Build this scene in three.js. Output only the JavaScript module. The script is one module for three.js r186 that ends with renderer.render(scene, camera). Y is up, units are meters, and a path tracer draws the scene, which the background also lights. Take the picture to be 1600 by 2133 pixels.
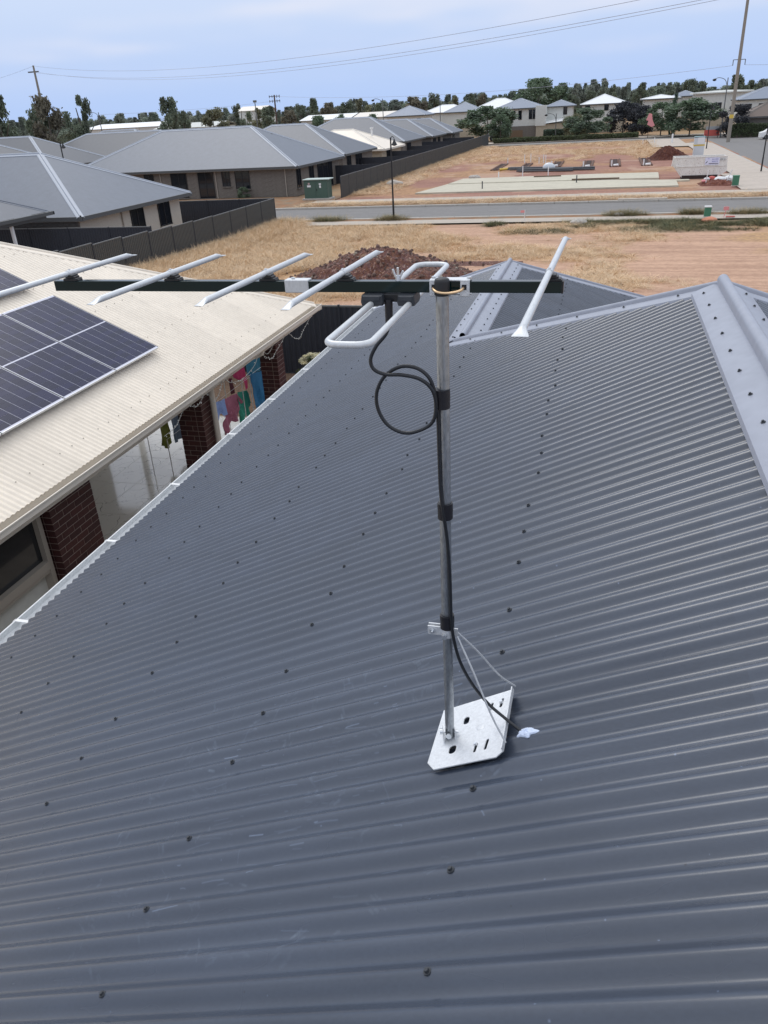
import * as THREE from 'three';
import { mergeGeometries, toCreasedNormals } from 'three/addons/utils/BufferGeometryUtils.js';
import { RoundedBoxGeometry } from 'three/addons/geometries/RoundedBoxGeometry.js';

// ---------------------------------------------------------------- camera, sky, sun, exposure
const scene = new THREE.Scene();
const RAD = Math.PI / 180;
const camera = new THREE.PerspectiveCamera(66.79, 0.75, 0.05, 3000);
camera.position.set(0, 6.8, 0);
camera.rotation.order = 'YXZ';
camera.rotation.set(-27.37 * RAD, 16.05 * RAD, -3.16 * RAD);
const renderer = new THREE.WebGLRenderer({ antialias: true });
renderer.setSize(768, 1024);
renderer.toneMapping = THREE.LinearToneMapping;
renderer.toneMappingExposure = 1.02;
renderer.shadowMap.enabled = true;

function mulberry(a) { return () => { a |= 0; a = a + 0x6D2B79F5 | 0; let t = Math.imul(a ^ a >>> 15, 1 | a); t = t + Math.imul(t ^ t >>> 7, 61 | t) ^ t; return ((t ^ t >>> 14) >>> 0) / 4294967296; }; }
// tileable value noise
function makeNoise(seed, n = 64) {
  const r = mulberry(seed), g = new Float32Array(n * n).map(() => r());
  const sm = t => t * t * (3 - 2 * t);
  return (x, y) => {
    const xi = Math.floor(x), yi = Math.floor(y), fx = sm(x - xi), fy = sm(y - yi);
    const a = (i, j) => g[((j % n + n) % n) * n + ((i % n + n) % n)];
    return (a(xi, yi) * (1 - fx) + a(xi + 1, yi) * fx) * (1 - fy) + (a(xi, yi + 1) * (1 - fx) + a(xi + 1, yi + 1) * fx) * fy;
  };
}
const N1 = makeNoise(11), N2 = makeNoise(23), N3 = makeNoise(37);
const fbm = (N, x, y, o = 4) => { let s = 0, a = 0.5, t = 0; for (let i = 0; i < o; i++) { s += a * N(x, y); t += a; x *= 2; y *= 2; a *= 0.5; } return s / t; };
const lerp = (a, b, t) => a + (b - a) * t;
const clamp = (x, a = 0, b = 1) => Math.max(a, Math.min(b, x));
const sstep = (a, b, x) => { const t = clamp((x - a) / (b - a)); return t * t * (3 - 2 * t); };

const SUN = new THREE.Vector3(-0.36, 0.74, -0.57).normalize();   // veiled sun, ahead and to the left, above the frame
{ // thin bright overcast over pale blue air
  const w = 1024, h = 512, px = new Float32Array(w * h * 4);
  for (let j = 0; j < h; j++) for (let i = 0; i < w; i++) {
    const el = (j + 0.5) / h * 180 - 90, az = (i + 0.5) / w * 2 * Math.PI;
    const e = Math.max(el, 0);
    const k = sstep(-1, 8, e), k2 = sstep(10, 55, e);
    let r = lerp(0.455, 0.59, k), g = lerp(0.605, 0.70, k), b = lerp(0.93, 0.91, k);
    r = lerp(r, 0.97, k2); g = lerp(g, 1.01, k2); b = lerp(b, 1.10, k2);
    const d = 1 / Math.max(Math.sin(Math.max(e, 1.5) * RAD), 0.03), cx = Math.cos(az) * d, cy = Math.sin(az) * d;
    const c = fbm(N1, cx * 0.55 + 9, cy * 0.55 + 4, 5), c2 = fbm(N2, cx * 0.2, cy * 0.2 + 7, 3);
    const cl = sstep(0.42, 0.75, c * 0.6 + c2 * 0.4) * sstep(1.0, 6, e) * 0.75;
    r = lerp(r, Math.max(r, 0.80), cl); g = lerp(g, Math.max(g, 0.81), cl); b = lerp(b, Math.max(b * 0.99, 0.885), cl);
    { const ce = Math.cos(el * RAD), a2 = ((i + 0.5) / w - 0.5) * 2 * Math.PI, dot = Math.cos(a2) * ce * SUN.x + Math.sin(el * RAD) * SUN.y + Math.sin(a2) * ce * SUN.z, an = Math.acos(clamp(dot, -1, 1)) / RAD, gl = 0.50 * Math.exp(-((an / 18) ** 2)) + 0.27 * Math.exp(-((an / 65) ** 2)) * sstep(1, 24, el); r += gl * 0.96; g += gl * 0.98; b += gl; }
    if (el < 0) { const q = sstep(0, -4, el); r = lerp(r, 0.20, q); g = lerp(g, 0.17, q); b = lerp(b, 0.15, q); }
    const o = (j * w + i) * 4; px[o] = r; px[o + 1] = g; px[o + 2] = b; px[o + 3] = 1;
  }
  const sky = new THREE.DataTexture(px, w, h, THREE.RGBAFormat, THREE.FloatType);
  sky.mapping = THREE.EquirectangularReflectionMapping; sky.magFilter = sky.minFilter = THREE.LinearFilter; sky.wrapS = THREE.RepeatWrapping; sky.needsUpdate = true;
  scene.background = sky; scene.environment = sky;
}
const sun = new THREE.DirectionalLight(new THREE.Color(1, 0.955, 0.89), 0.65);
sun.target.position.set(-2, 4, -14); sun.position.copy(sun.target.position).addScaledVector(SUN, 60);
sun.castShadow = true; sun.shadow.radius = 42; sun.shadow.mapSize.set(2048, 2048);
Object.assign(sun.shadow.camera, { left: -60, right: 60, top: 90, bottom: -60, near: 1, far: 200 });
scene.add(sun, sun.target);

// ---------------------------------------------------------------- helpers
const V3 = THREE.Vector3, C = (r, g, b) => new THREE.Color().setRGB(r, g, b);
const P = (u, y, d) => new V3(u, y, -d);               // plan coordinates: u across the eaves, d along the eaves
const used = {};
function numbered(n) { const k = used[n] = (used[n] || 0) + 1; return k === 1 ? n : n + '_' + String(k - 1).padStart(3, '0'); }
function tidy(g) {
  if (g.index) { const f = g.userData.uvm; g = g.toNonIndexed(); g.userData.uvm = f; }
  for (const k of Object.keys(g.attributes)) if (!['position', 'normal', 'uv', 'color'].includes(k)) g.deleteAttribute(k);
  if (!g.attributes.normal) g.computeVertexNormals();
  if (!g.userData.uvm) { // box mapping in metres
    const p = g.attributes.position, n = g.attributes.normal, uv = new Float32Array(p.count * 2);
    for (let i = 0; i < p.count; i++) {
      const ax = Math.abs(n.getX(i)), ay = Math.abs(n.getY(i)), az = Math.abs(n.getZ(i));
      if (ay >= ax && ay >= az) { uv[2 * i] = p.getX(i); uv[2 * i + 1] = p.getZ(i); }
      else if (ax >= az) { uv[2 * i] = p.getZ(i); uv[2 * i + 1] = p.getY(i); }
      else { uv[2 * i] = p.getX(i); uv[2 * i + 1] = p.getY(i); }
    }
    g.setAttribute('uv', new THREE.BufferAttribute(uv, 2)); g.userData.uvm = true;
  }
  return g;
}
function join(gs) { gs = (Array.isArray(gs) ? gs : [gs]).map(tidy); const g = gs.length > 1 ? mergeGeometries(gs) : gs[0]; g.userData.uvm = true; return g; }
function mesh(name, gs, mat, parent) {
  const g = (gs.isBufferGeometry && gs.userData.done) ? gs : join(gs); g.userData.done = true;
  const m = new THREE.Mesh(g, mat); m.name = name; m.castShadow = m.receiveShadow = true;
  if (parent) parent.add(m); return m;
}
function tag(o, label, category, group, kind) { if (label) o.userData.label = label; if (category) o.userData.category = category; if (group) o.userData.group = group; if (kind) o.userData.kind = kind; return o; }
function thing(name, label, category, group, at) { const o = new THREE.Group(); o.name = numbered(name); scene.add(o); if (at) o.position.copy(at); return tag(o, label, category, group); }
function solo(name, gs, mat, label, category, group, kind) { const m = mesh(numbered(name), gs, mat, scene); return tag(m, label, category, group, kind); }
function struct(name, gs, mat) { return solo(name, gs, mat, null, null, null, 'structure'); }
function box(w, h, d, x = 0, y = 0, z = 0) { return new THREE.BoxGeometry(w, h, d).translate(x, y, z); }
function rbox(w, h, d, r, x = 0, y = 0, z = 0) { return new RoundedBoxGeometry(w, h, d, 2, r).translate(x, y, z); }
function span(u0, u1, y0, y1, d0, d1) { return box(Math.abs(u1 - u0), Math.abs(y1 - y0), Math.abs(d1 - d0), (u0 + u1) / 2, (y0 + y1) / 2, -(d0 + d1) / 2); }
function rod(a, b, r0, r1 = r0, n = 10) {
  const v = b.clone().sub(a), g = new THREE.CylinderGeometry(r1, r0, v.length(), n);
  g.applyQuaternion(new THREE.Quaternion().setFromUnitVectors(new V3(0, 1, 0), v.clone().normalize()));
  return g.translate((a.x + b.x) / 2, (a.y + b.y) / 2, (a.z + b.z) / 2);
}
function tube(pts, r, seg = 40, n = 8, closed = false, tension = 0.5) { return new THREE.TubeGeometry(new THREE.CatmullRomCurve3(pts, closed, 'catmullrom', tension), seg, r, n, closed); }
function quads(verts, idx, uvs) {
  const g = new THREE.BufferGeometry(); g.setAttribute('position', new THREE.Float32BufferAttribute(verts, 3)); g.setIndex(idx);
  if (uvs) { g.setAttribute('uv', new THREE.Float32BufferAttribute(uvs, 2)); g.userData.uvm = true; }
  g.computeVertexNormals(); return g;
}
function poly(points) { // flat convex polygon from V3s
  const v = [], ix = []; points.forEach(p => v.push(p.x, p.y, p.z)); for (let i = 1; i < points.length - 1; i++) ix.push(0, i, i + 1); return quads(v, ix);
}
function tex(n, fn, rep = 1, srgb = true, m = n) {
  const a = new Uint8Array(n * m * 4);
  for (let j = 0; j < m; j++) for (let i = 0; i < n; i++) { const c = fn(i / n, j / m); const o = (j * n + i) * 4; a[o] = clamp(c[0]) * 255; a[o + 1] = clamp(c[1]) * 255; a[o + 2] = clamp(c[2]) * 255; a[o + 3] = 255; }
  const t = new THREE.DataTexture(a, n, m); t.wrapS = t.wrapT = THREE.RepeatWrapping; t.magFilter = THREE.LinearFilter; t.minFilter = THREE.LinearMipmapLinearFilter; t.generateMipmaps = true;
  if (srgb) t.colorSpace = THREE.SRGBColorSpace; if (Array.isArray(rep)) t.repeat.set(rep[0], rep[1]); else t.repeat.set(rep, rep); t.needsUpdate = true; return t;
}
const gray = v => [v, v, v];
// mottling maps: value multiplies the colour around 1 (stored .78 to 1)
const mottle = (rep, lo, seed = 0) => tex(256, (x, y) => { const v = fbm(N2, x * 16 + seed, y * 16, 4) * 0.6 + N3(x * 64, y * 64) * 0.4; return gray(lo + (1 - lo) * v); }, rep);
const roughMap = (rep, lo, hi) => tex(256, (x, y) => gray(lo + (hi - lo) * fbm(N1, x * 16, y * 16 + 3, 4)), rep, false);
const fineBump = rep => tex(256, (x, y) => gray(0.5 * N1(x * 64, y * 64) + 0.5 * fbm(N3, x * 16, y * 16, 3)), rep, false);
const std = (color, roughness = 0.7, metalness = 0, extra = {}) => new THREE.MeshStandardMaterial({ color, roughness, metalness, ...extra });
const phys = (color, roughness, extra = {}) => new THREE.MeshPhysicalMaterial({ color, roughness, ...extra });

const M = {
  roof: phys(C(0.060, 0.075, 0.108), 1, { map: mottle([0.35, 0.25], 0.84), roughnessMap: roughMap([0.5, 0.12], 0.22, 0.33), ior: 1.6 }),
  cap: std(C(0.345, 0.365, 0.425), 0.38, 0, { map: mottle(0.5, 0.9) }),
  gutterPale: std(C(0.80, 0.82, 0.83), 0.45, 0, { map: mottle(1.1, 0.8) }),
  screw: std(C(0.03, 0.034, 0.04), 0.45),
  cream: std(C(0.88, 0.785, 0.655), 0.5, 0, { map: mottle(0.3, 0.93) }),
  creamTrim: std(C(0.74, 0.68, 0.59), 0.45),
  darkRed: [0, 1, 2, 3].map(i => std(C(0.078 + i * 0.013, 0.022 + i * 0.003, 0.023 + i * 0.002), 0.55, 0, { map: mottle(6, 0.6, i * 5), bumpMap: fineBump(9), bumpScale: 0.0012 })),
  mortar: std(C(0.36, 0.29, 0.25), 0.95),
  glassDark: phys(C(0.012, 0.015, 0.02), 0.08, { clearcoat: 0.6 }),
  frameBeige: std(C(0.40, 0.36, 0.31), 0.45),
  alu: std(C(0.76, 0.78, 0.79), 0.40, 0.35, { map: mottle([20, 3], 0.85) }),
  galv: std(C(0.50, 0.53, 0.56), 1, 0.9, { map: mottle([9, 3], 0.72), roughnessMap: roughMap([14, 4], 0.28, 0.5) }),
  zinc: std(C(0.78, 0.80, 0.82), 0.5, 0.4, { map: mottle([9, 9], 0.86), bumpMap: fineBump(12), bumpScale: 0.0006 }),
  bolt: std(C(0.72, 0.74, 0.76), 0.3, 0.9),
  brass: std(C(0.85, 0.60, 0.36), 0.35, 0.9),
  boom: phys(C(0.003, 0.015, 0.016), 0.10, { ior: 1.38 }),
  blackPlastic: std(C(0.012, 0.013, 0.015), 0.42),
  balun: std(C(0.035, 0.04, 0.048), 0.5),
  tape: std(C(0.008, 0.008, 0.012), 0.5),
  rubber: std(C(0.02, 0.02, 0.022), 0.55),
  coax: std(C(0.014, 0.016, 0.02), 0.38),
  silicone: std(C(0.62, 0.70, 0.86), 0.55),
  slate: std(C(0.140, 0.160, 0.198), 0.5, 0, { map: mottle(0.2, 0.9) }),
  slateDark: std(C(0.075, 0.083, 0.10), 0.5, 0, { map: mottle(0.2, 0.88) }),
  slateMid: std(C(0.105, 0.118, 0.145), 0.5, 0, { map: mottle(0.2, 0.88) }),
  capFar: std(C(0.38, 0.41, 0.46), 0.5),
  fascia: std(C(0.085, 0.088, 0.088), 0.6),
  brickBeige: std(C(0.62, 0.58, 0.50), 0.9, 0, { map: mottle(1.1, 0.85) }),
  brickBrown: std(C(0.30, 0.268, 0.235), 0.9, 0, { map: mottle([0.5, 2.6], 0.55) }),
  renderWhite: std(C(0.70, 0.71, 0.67), 0.85, 0, { map: mottle(0.3, 0.9) }),
  renderTan: std(C(0.50, 0.44, 0.34), 0.9, 0, { map: mottle(0.3, 0.86) }),
  roofWhite: std(C(0.78, 0.79, 0.79), 0.5),
  roofBlue: std(C(0.20, 0.235, 0.30), 0.5),
  fenceBrown: std(C(0.072, 0.072, 0.066), 0.55, 0, { map: mottle(0.8, 0.85) }),
  fenceNavy: std(C(0.028, 0.033, 0.045), 0.5, 0, { map: mottle(0.8, 0.85) }),
  rail: std(C(0.13, 0.135, 0.135), 0.5),
  blackSteel: std(C(0.012, 0.012, 0.014), 0.45),
  asphalt: std(C(0.262, 0.250, 0.240), 0.92, 0, { map: mottle([0.09, 0.5], 0.78), bumpMap: fineBump(2), bumpScale: 0.004 }),
  concrete: std(C(0.56, 0.49, 0.41), 0.9, 0, { map: mottle([0.16, 0.5], 0.82) }),
  kerb: std(C(0.56, 0.52, 0.46), 0.9, 0, { map: mottle(0.6, 0.82) }),
  slab: std(C(0.66, 0.61, 0.48), 0.88, 0, { map: mottle([0.08, 0.25], 0.80) }),
  boxGreen: std(C(0.075, 0.135, 0.105), 0.5, 0, { map: mottle(1.2, 0.85) }),
  boxLid: std(C(0.42, 0.50, 0.46), 0.5),
  white: std(C(0.78, 0.78, 0.77), 0.5),
  skipWhite: std(C(0.86, 0.86, 0.84), 0.55, 0, { map: tex(256, (x, y) => { const v = fbm(N1, x * 16, y * 16, 4), rust = 0.7 * sstep(0.72, 0.80, fbm(N2, x * 32 + 5, y * 32, 4)); return [lerp(0.9 + 0.1 * v, 0.42, rust), lerp(0.88 + 0.1 * v, 0.25, rust), lerp(0.86 + 0.1 * v, 0.18, rust)]; }, 0.6) }),
  skipRust: std(C(0.055, 0.032, 0.028), 0.8, 0, { map: mottle(1.5, 0.6) }),
  wood: std(C(0.16, 0.11, 0.07), 0.8),
  poleWood: std(C(0.36, 0.32, 0.27), 0.85, 0, { map: mottle([3, 0.3], 0.8) }),
  trunk: std(C(0.12, 0.10, 0.08), 0.9),
  pipeDark: std(C(0.05, 0.055, 0.065), 0.5),
  yellow: std(C(0.65, 0.46, 0.08), 0.6),
  pink: std(C(0.75, 0.30, 0.30), 0.7),
  red: std(C(0.50, 0.10, 0.08), 0.7),
};

// ---------------------------------------------------------------- terrain
const gy = (u, d) => 0.6 * (1 - sstep(20, 46, d));
function sheet(u0, u1, d0, d1, nu, nd, hf, uvf) {
  const v = [], uv = [], ix = [];
  for (let j = 0; j <= nd; j++) for (let i = 0; i <= nu; i++) {
    const u = lerp(u0, u1, i / nu), d = lerp(d0, d1, j / nd); v.push(u, hf(u, d), -d); const q = uvf ? uvf(u, d) : [u, d]; uv.push(q[0], q[1]);
  }
  for (let j = 0; j < nd; j++) for (let i = 0; i < nu; i++) { const a = j * (nu + 1) + i, b = a + 1, c = a + nu + 1, e = c + 1; ix.push(a, b, c, b, e, c); }
  return quads(v, ix, uv);
}
{
  // wide base ground
  const base = tex(512, (x, y) => { const a = fbm(N1, x * 16, y * 64, 4), b = fbm(N2, x * 32, y * 32, 4); return [lerp(0.62, 0.74, a), lerp(0.50, 0.62, b * 0.6 + a * 0.4), lerp(0.38, 0.46, b)]; }, [1 / 60, 1 / 60]);
  const g1 = sheet(-1400, 1400, -60, 2400, 2, 2, () => -0.05);
  struct('ground', g1, std(C(0.8, 0.8, 0.8), 0.95, 0, { map: base }));
  // house pads and the vacant block behind them
  const dry = (u, d) => { // how grassy (straw) the block is
    const w = fbm(N2, u * 0.22 + 3, d * 0.22, 4);
    return sstep(0.40, 0.62, w + sstep(-5, -17, u) * 0.34 + sstep(28, 19, d) * 0.16 - sstep(-3, 6, u) * 0.10);
  };
  const green = (u, d) => sstep(0.50, 0.66, fbm(N3, u * 0.28, d * 0.5, 3)) * sstep(47.0, 49.0, d) * sstep(52.4, 51.4, d) * sstep(-9, -6, u);
  const lot = tex(2048, (x, y) => {
    const u = -24 + x * 64, d = 14 + y * 38.2;
    const st = fbm(N1, u * 0.35, d * 3.2, 4), st2 = fbm(N3, u * 0.12 + 9, d * 1.1, 3), f = N2(u * 9, d * 13), f2 = N1(u * 4.1, d * 6.3);
    const pit = N3(u * 21, d * 24), tr = Math.abs(Math.sin((d + 0.9 * Math.sin(u * 0.16 + 1)) * 1.9)) < 0.10 * sstep(0.45, 0.6, N1(u * 0.3, d * 0.7)) ? -0.12 : 0;
    const v = clamp((0.40 * st + 0.22 * st2 + 0.18 * f + 0.12 * f2 + 0.14 * pit - 0.5) * 1.55 + 0.5 + tr - (pit > 0.9 ? 0.25 : 0));
    let c = [lerp(0.62, 0.88, v), lerp(0.49, 0.74, v), lerp(0.40, 0.62, v)];
    const g = dry(u, d) * clamp(0.35 + 0.9 * f2 * f + 0.3 * st);
    const s = [lerp(0.60, 0.84, f), lerp(0.49, 0.70, f), lerp(0.34, 0.50, f)];
    c = c.map((a, i) => lerp(a, s[i], clamp(g)));
    const gg = green(u, d) * clamp(0.3 + f);
    const s2 = [lerp(0.34, 0.52, f2), lerp(0.35, 0.50, f2), lerp(0.26, 0.36, f2)];
    return c.map((a, i) => lerp(a, s2[i], clamp(gg)));
  }, 1, true, 1024);
  lot.wrapS = lot.wrapT = THREE.ClampToEdgeWrapping;
  const lotBump = fineBump([30, 22]);
  struct('vacant_block', sheet(-24, 40, 14, 52.2, 90, 60, (u, d) => gy(u, d) + 0.06 * (fbm(N1, u * 0.6, d * 1.3, 3) - 0.5), (u, d) => [(u + 24) / 64, (d - 14) / 38.2]), std(C(0.93, 0.88, 0.88), 0.96, 0, { map: lot, bumpMap: lotBump, bumpScale: 0.05 }));
  struct('house_yard', sheet(-60, 30, -30, 14, 2, 2, () => 0.6), M.concrete);
  struct('neighbour_yard', sheet(-100, -24, 14, 54, 2, 30, (u, d) => gy(u, d) - 0.01), std(C(0.5, 0.42, 0.33), 0.95, 0, { map: base }));
  // building site beyond the street
  const site = tex(1024, (x, y) => {
    const u = -23 + x * 38, d = 66 + y * 84;
    const st = fbm(N1, u * 0.25, d * 1.1, 4), st2 = fbm(N3, u * 0.1 + 9, d * 0.35, 3), f = N2(u * 5, d * 6);
    const v = 0.5 * st + 0.3 * st2 + 0.2 * f;
    let c = [lerp(0.50, 0.74, v), lerp(0.36, 0.59, v), lerp(0.31, 0.51, v)];
    const g = sstep(0.36, 0.62, fbm(N2, u * 0.15 + 5, d * 0.12, 4) + sstep(112, 146, d) * 0.22 + sstep(-8, -20, u) * 0.16 - 0.16 * sstep(110, 90, d));
    const s = [lerp(0.58, 0.80, f), lerp(0.48, 0.66, f), lerp(0.34, 0.48, f)];
    c = c.map((a, i) => lerp(a, s[i], g * (0.55 + 0.45 * st)));
    const p = sstep(0.6, 0.7, fbm(N3, u * 0.3, d * 0.22 + 3, 3)) * 0.6; // pale crusted patches
    const s2 = [0.76, 0.67, 0.58];
    return c.map((a, i) => lerp(a, s2[i], p));
  }, 1, true, 2048);
  site.wrapS = site.wrapT = THREE.ClampToEdgeWrapping;
  struct('building_site', sheet(-23, 15, 66, 150, 40, 80, (u, d) => 0.02 + 0.10 * (fbm(N2, u * 0.4, d * 0.5, 3) - 0.5) * sstep(70, 74, d), (u, d) => [(u + 23) / 38, (d - 66) / 84]), std(C(0.93, 0.83, 0.82), 0.96, 0, { map: site, bumpMap: fineBump([16, 34]), bumpScale: 0.05 }));
  // street, kerbs, paths
  struct('street', sheet(-160, 160, 55.2, 62.4, 1, 1, () => 0.0), M.asphalt);
  struct('footpath', sheet(-22, 60, 52.2, 54.0, 1, 1, () => 0.10), M.concrete);
  struct('footpath', sheet(-24, 13.6, 66.0, 68.0, 1, 1, () => 0.10), M.concrete);
  const verge = tex(512, (x, y) => { const a = fbm(N1, x * 64, y * 8, 4), b = N2(x * 64, y * 16); return [lerp(0.50, 0.70, a), lerp(0.40, 0.56, a * 0.5 + b * 0.5), lerp(0.30, 0.42, b)]; }, [1 / 30, 1 / 10]);
  const vergeM = std(C(0.8, 0.76, 0.74), 0.95, 0, { map: verge });
  struct('verge', sheet(-24, 13.6, 62.7, 66.0, 60, 6, (u, d) => 0.09 + 0.04 * fbm(N1, u, d)), vergeM);
  struct('verge', sheet(-24, 60, 54.0, 54.95, 60, 2, (u, d) => 0.09 + 0.02 * fbm(N1, u, d)), vergeM);
  struct('verge', sheet(-60, -24, 52, 55, 20, 2, (u, d) => 0.06), vergeM);
  struct('verge', sheet(-60, -22.6, 62.7, 72, 20, 4, (u, d) => 0.085), vergeM);
  // side street with its kerb and pale corner paving
  struct('side_street', [sheet(14.6, 22, 62.4, 136, 1, 1, () => 0.002), sheet(-160, 160, 152, 159, 1, 1, () => 0.002), sheet(10, 44, 136, 152, 1, 1, () => 0.002)], M.asphalt);
  const paleGround = std(C(0.60, 0.52, 0.44), 0.92, 0, { map: mottle([0.12, 0.3], 0.82) });
  struct('corner_paving', [sheet(9.9, 14.2, 68.0, 82, 4, 4, () => 0.12), sheet(10.8, 14.2, 82, 136, 4, 8, () => 0.125), sheet(6, 11, 128, 151, 4, 4, () => 0.13)], paleGround);
  struct('far_paving', sheet(-40, 60, 159.3, 166, 2, 2, () => 0.1), paleGround);
}
function kerbRun(u0, u1, d0, d1, label) { // kerb stones laid end to end
  const t = thing('kerb', label, 'kerb', 'street kerbs'); const along = Math.abs(u1 - u0) > Math.abs(d1 - d0), L = along ? u1 - u0 : d1 - d0, n = Math.max(1, Math.round(Math.abs(L) / 2.4)), l = Math.abs(L) / n;
  const g = join(along ? rbox(l - 0.02, 0.16, 0.3, 0.03) : rbox(0.3, 0.16, l - 0.02, 0.03)); g.userData.done = true;
  for (let i = 0; i < n; i++) { const m = mesh('kerb_stone', g, M.kerb, t); const k = (i + 0.5) / n; m.position.copy(P(lerp(u0, u1, k), 0.055, lerp(d0, d1, k))); }
}
kerbRun(-24, 40, 55.08, 55.08, 'long pale concrete kerb on the near side of the street');
kerbRun(-40, 13.4, 62.55, 62.55, 'long pale concrete kerb on the far side of the street, before the skip');
kerbRun(14.35, 14.35, 63.5, 134, 'pale kerb running away along the side street at right');
kerbRun(22.2, 22.2, 63.5, 134, 'kerb on the outer edge of the side street at far right');
kerbRun(-30, 60, 151.9, 151.9, 'distant kerb in front of the far houses');
{
  const t = thing('driveway_crossover', 'short pale concrete crossover raised at the far kerb', 'crossover'); mesh('ramp', rbox(3.4, 0.14, 0.5, 0.04, 2.6, 0.15, -62.75), M.concrete, t);
}

// ---------------------------------------------------------------- corrugated roofs
const TH = 25 * RAD, T = Math.tan(TH), PITCH = 0.0762;
// plane: origin (u,d) on the eave at crest height yE, e along the eave, m uphill (plan unit vectors)
function planeOf(O, e, m, yE) {
  const N = new V3(-m[0] * Math.sin(TH), Math.cos(TH), m[1] * Math.sin(TH));
  const at = (s, r, off = 0) => new V3(O[0] + e[0] * s + m[0] * r, yE + r * T, -(O[1] + e[1] * s + m[1] * r)).addScaledVector(N, off);
  return { at, N, flip: e[0] * m[1] - e[1] * m[0] < 0 };
}
// the sheets underfoot carry boot scuffs, scratches and specks of swarf
const roofWorn = (() => {
  const n = 2048, cv = document.createElement('canvas'); cv.width = cv.height = n; const x = cv.getContext('2d'), r = mulberry(404), S0 = 0.4, R0 = 1.4, K = n / 3.2;   // covers 3.2 m of eave by 3.2 m of slope
  const id = x.createImageData(n, n); for (let j = 0; j < n; j++) for (let i = 0; i < n; i++) { const v = 116 + 18 * fbm(N2, i / 90, j / 240, 4) + 5 * (N1(i / 2.3, j / 5) - 0.5), o = (j * n + i) * 4; id.data[o] = v; id.data[o + 1] = v; id.data[o + 2] = v - 1; id.data[o + 3] = 255; } x.putImageData(id, 0, 0);
  const at = (s, q) => [(s - S0) * K, (q - R0) * K];
  for (let i = 0; i < 260; i++) { // scratches, mostly along the ribs
    const s = 0.95 + 1.15 * (r() + r()) / 2, q = 2.75 + 1.3 * (r() + r()) / 2, l = 0.01 + 0.08 * r() ** 2, a = r() < 0.93 ? (r() - 0.5) * 0.22 : r() * 3, [px, py] = at(s, q);
    x.strokeStyle = 'rgba(255,255,250,' + (0.10 + 0.5 * r() ** 3) + ')'; x.lineWidth = 0.8 + 1.6 * r(); x.beginPath(); x.moveTo(px, py); x.quadraticCurveTo(px + Math.sin(a) * l * K * 0.5 + (r() - 0.5) * 4, py + Math.cos(a) * l * K * 0.5, px + Math.sin(a) * l * K, py + Math.cos(a) * l * K); x.stroke();
  }
  for (let i = 0; i < 70; i++) { // dusty boot prints
    const [px, py] = at(0.95 + 1.1 * r(), 2.7 + 1.35 * r()); x.save(); x.translate(px, py); x.rotate(r() * 6); x.fillStyle = 'rgba(255,252,240,' + (0.04 + 0.09 * r()) + ')'; for (let k = 0; k < 9; k++) x.fillRect((r() - 0.5) * 46, (r() - 0.5) * 26, 4 + 14 * r(), 2 + 3 * r()); x.restore();
  }
  for (let i = 0; i < 420; i++) { const [px, py] = at(0.4 + 3.2 * r(), 1.4 + 3.2 * r()); x.fillStyle = r() < 0.6 ? 'rgba(255,255,255,0.6)' : 'rgba(70,62,55,0.7)'; x.fillRect(px, py, 1 + 2.2 * r() ** 2, 1 + 2.2 * r() ** 2); }
  const t = new THREE.CanvasTexture(cv); t.colorSpace = THREE.SRGBColorSpace; t.wrapS = t.wrapT = THREE.RepeatWrapping; t.flipY = false; t.repeat.set(1 / 3.2, 1 / 3.2); t.offset.set(-S0 / 3.2, -R0 / 3.2);
  const m = M.roof.clone(); m.color = C(0.244, 0.305, 0.438); m.map = t; return m;
})();
const tinted = new Map();
function sheetMat(m, k) { const key = m.uuid + k; if (!tinted.has(key)) { const c = m.clone(); c.color.multiplyScalar(0.955 + 0.03 * k); tinted.set(key, c); } return tinted.get(key); }
function corrugated(pl, s0, s1, rlo, rhi, crest, mat, parent, name, dev = 10) {
  const n0 = Math.floor((s0 - crest) / (PITCH * 10)), n1 = Math.ceil((s1 - crest) / (PITCH * 10)); const rnd = mulberry(Math.round(s0 * 977 + s1 * 31) + 5);
  for (let k = n0; k < n1; k++) {
    const a = Math.max(s0, crest + (k * 10 + 0.5) * PITCH), b = Math.min(s1, crest + (k * 10 + 10.5) * PITCH); if (b - a < 0.01) continue;
    const n = Math.max(2, Math.ceil((b - a) / PITCH * dev)), v = [], uv = [], ix = [], skew = (rnd() - 0.5) * 0.0016; let any = false;
    for (let i = 0; i <= n; i++) {
      const s = lerp(a, b, i / n), lo = rlo(s), hi = Math.max(lo, rhi(s)); if (hi > lo + 0.002) any = true;
      const off = -0.0085 + 0.0085 * Math.cos((s - crest) / PITCH * 2 * Math.PI) + skew * (i / n - 0.5) + (i > n - dev * 0.55 ? 0.0016 : 0);
      for (const r of [lo, hi]) { const p = pl.at(s, r, off); v.push(p.x, p.y, p.z); uv.push(s, r / Math.cos(TH)); }
      if (i < n) pl.flip ? ix.push(2 * i, 2 * i + 1, 2 * i + 2, 2 * i + 1, 2 * i + 3, 2 * i + 2) : ix.push(2 * i, 2 * i + 2, 2 * i + 1, 2 * i + 1, 2 * i + 2, 2 * i + 3);
    }
    if (any) mesh(name, quads(v, ix, uv), sheetMat(mat === M.roof && dev === 12 && a < 2.6 ? roofWorn : mat, Math.floor(rnd() * 4)), parent);
  }
}
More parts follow.
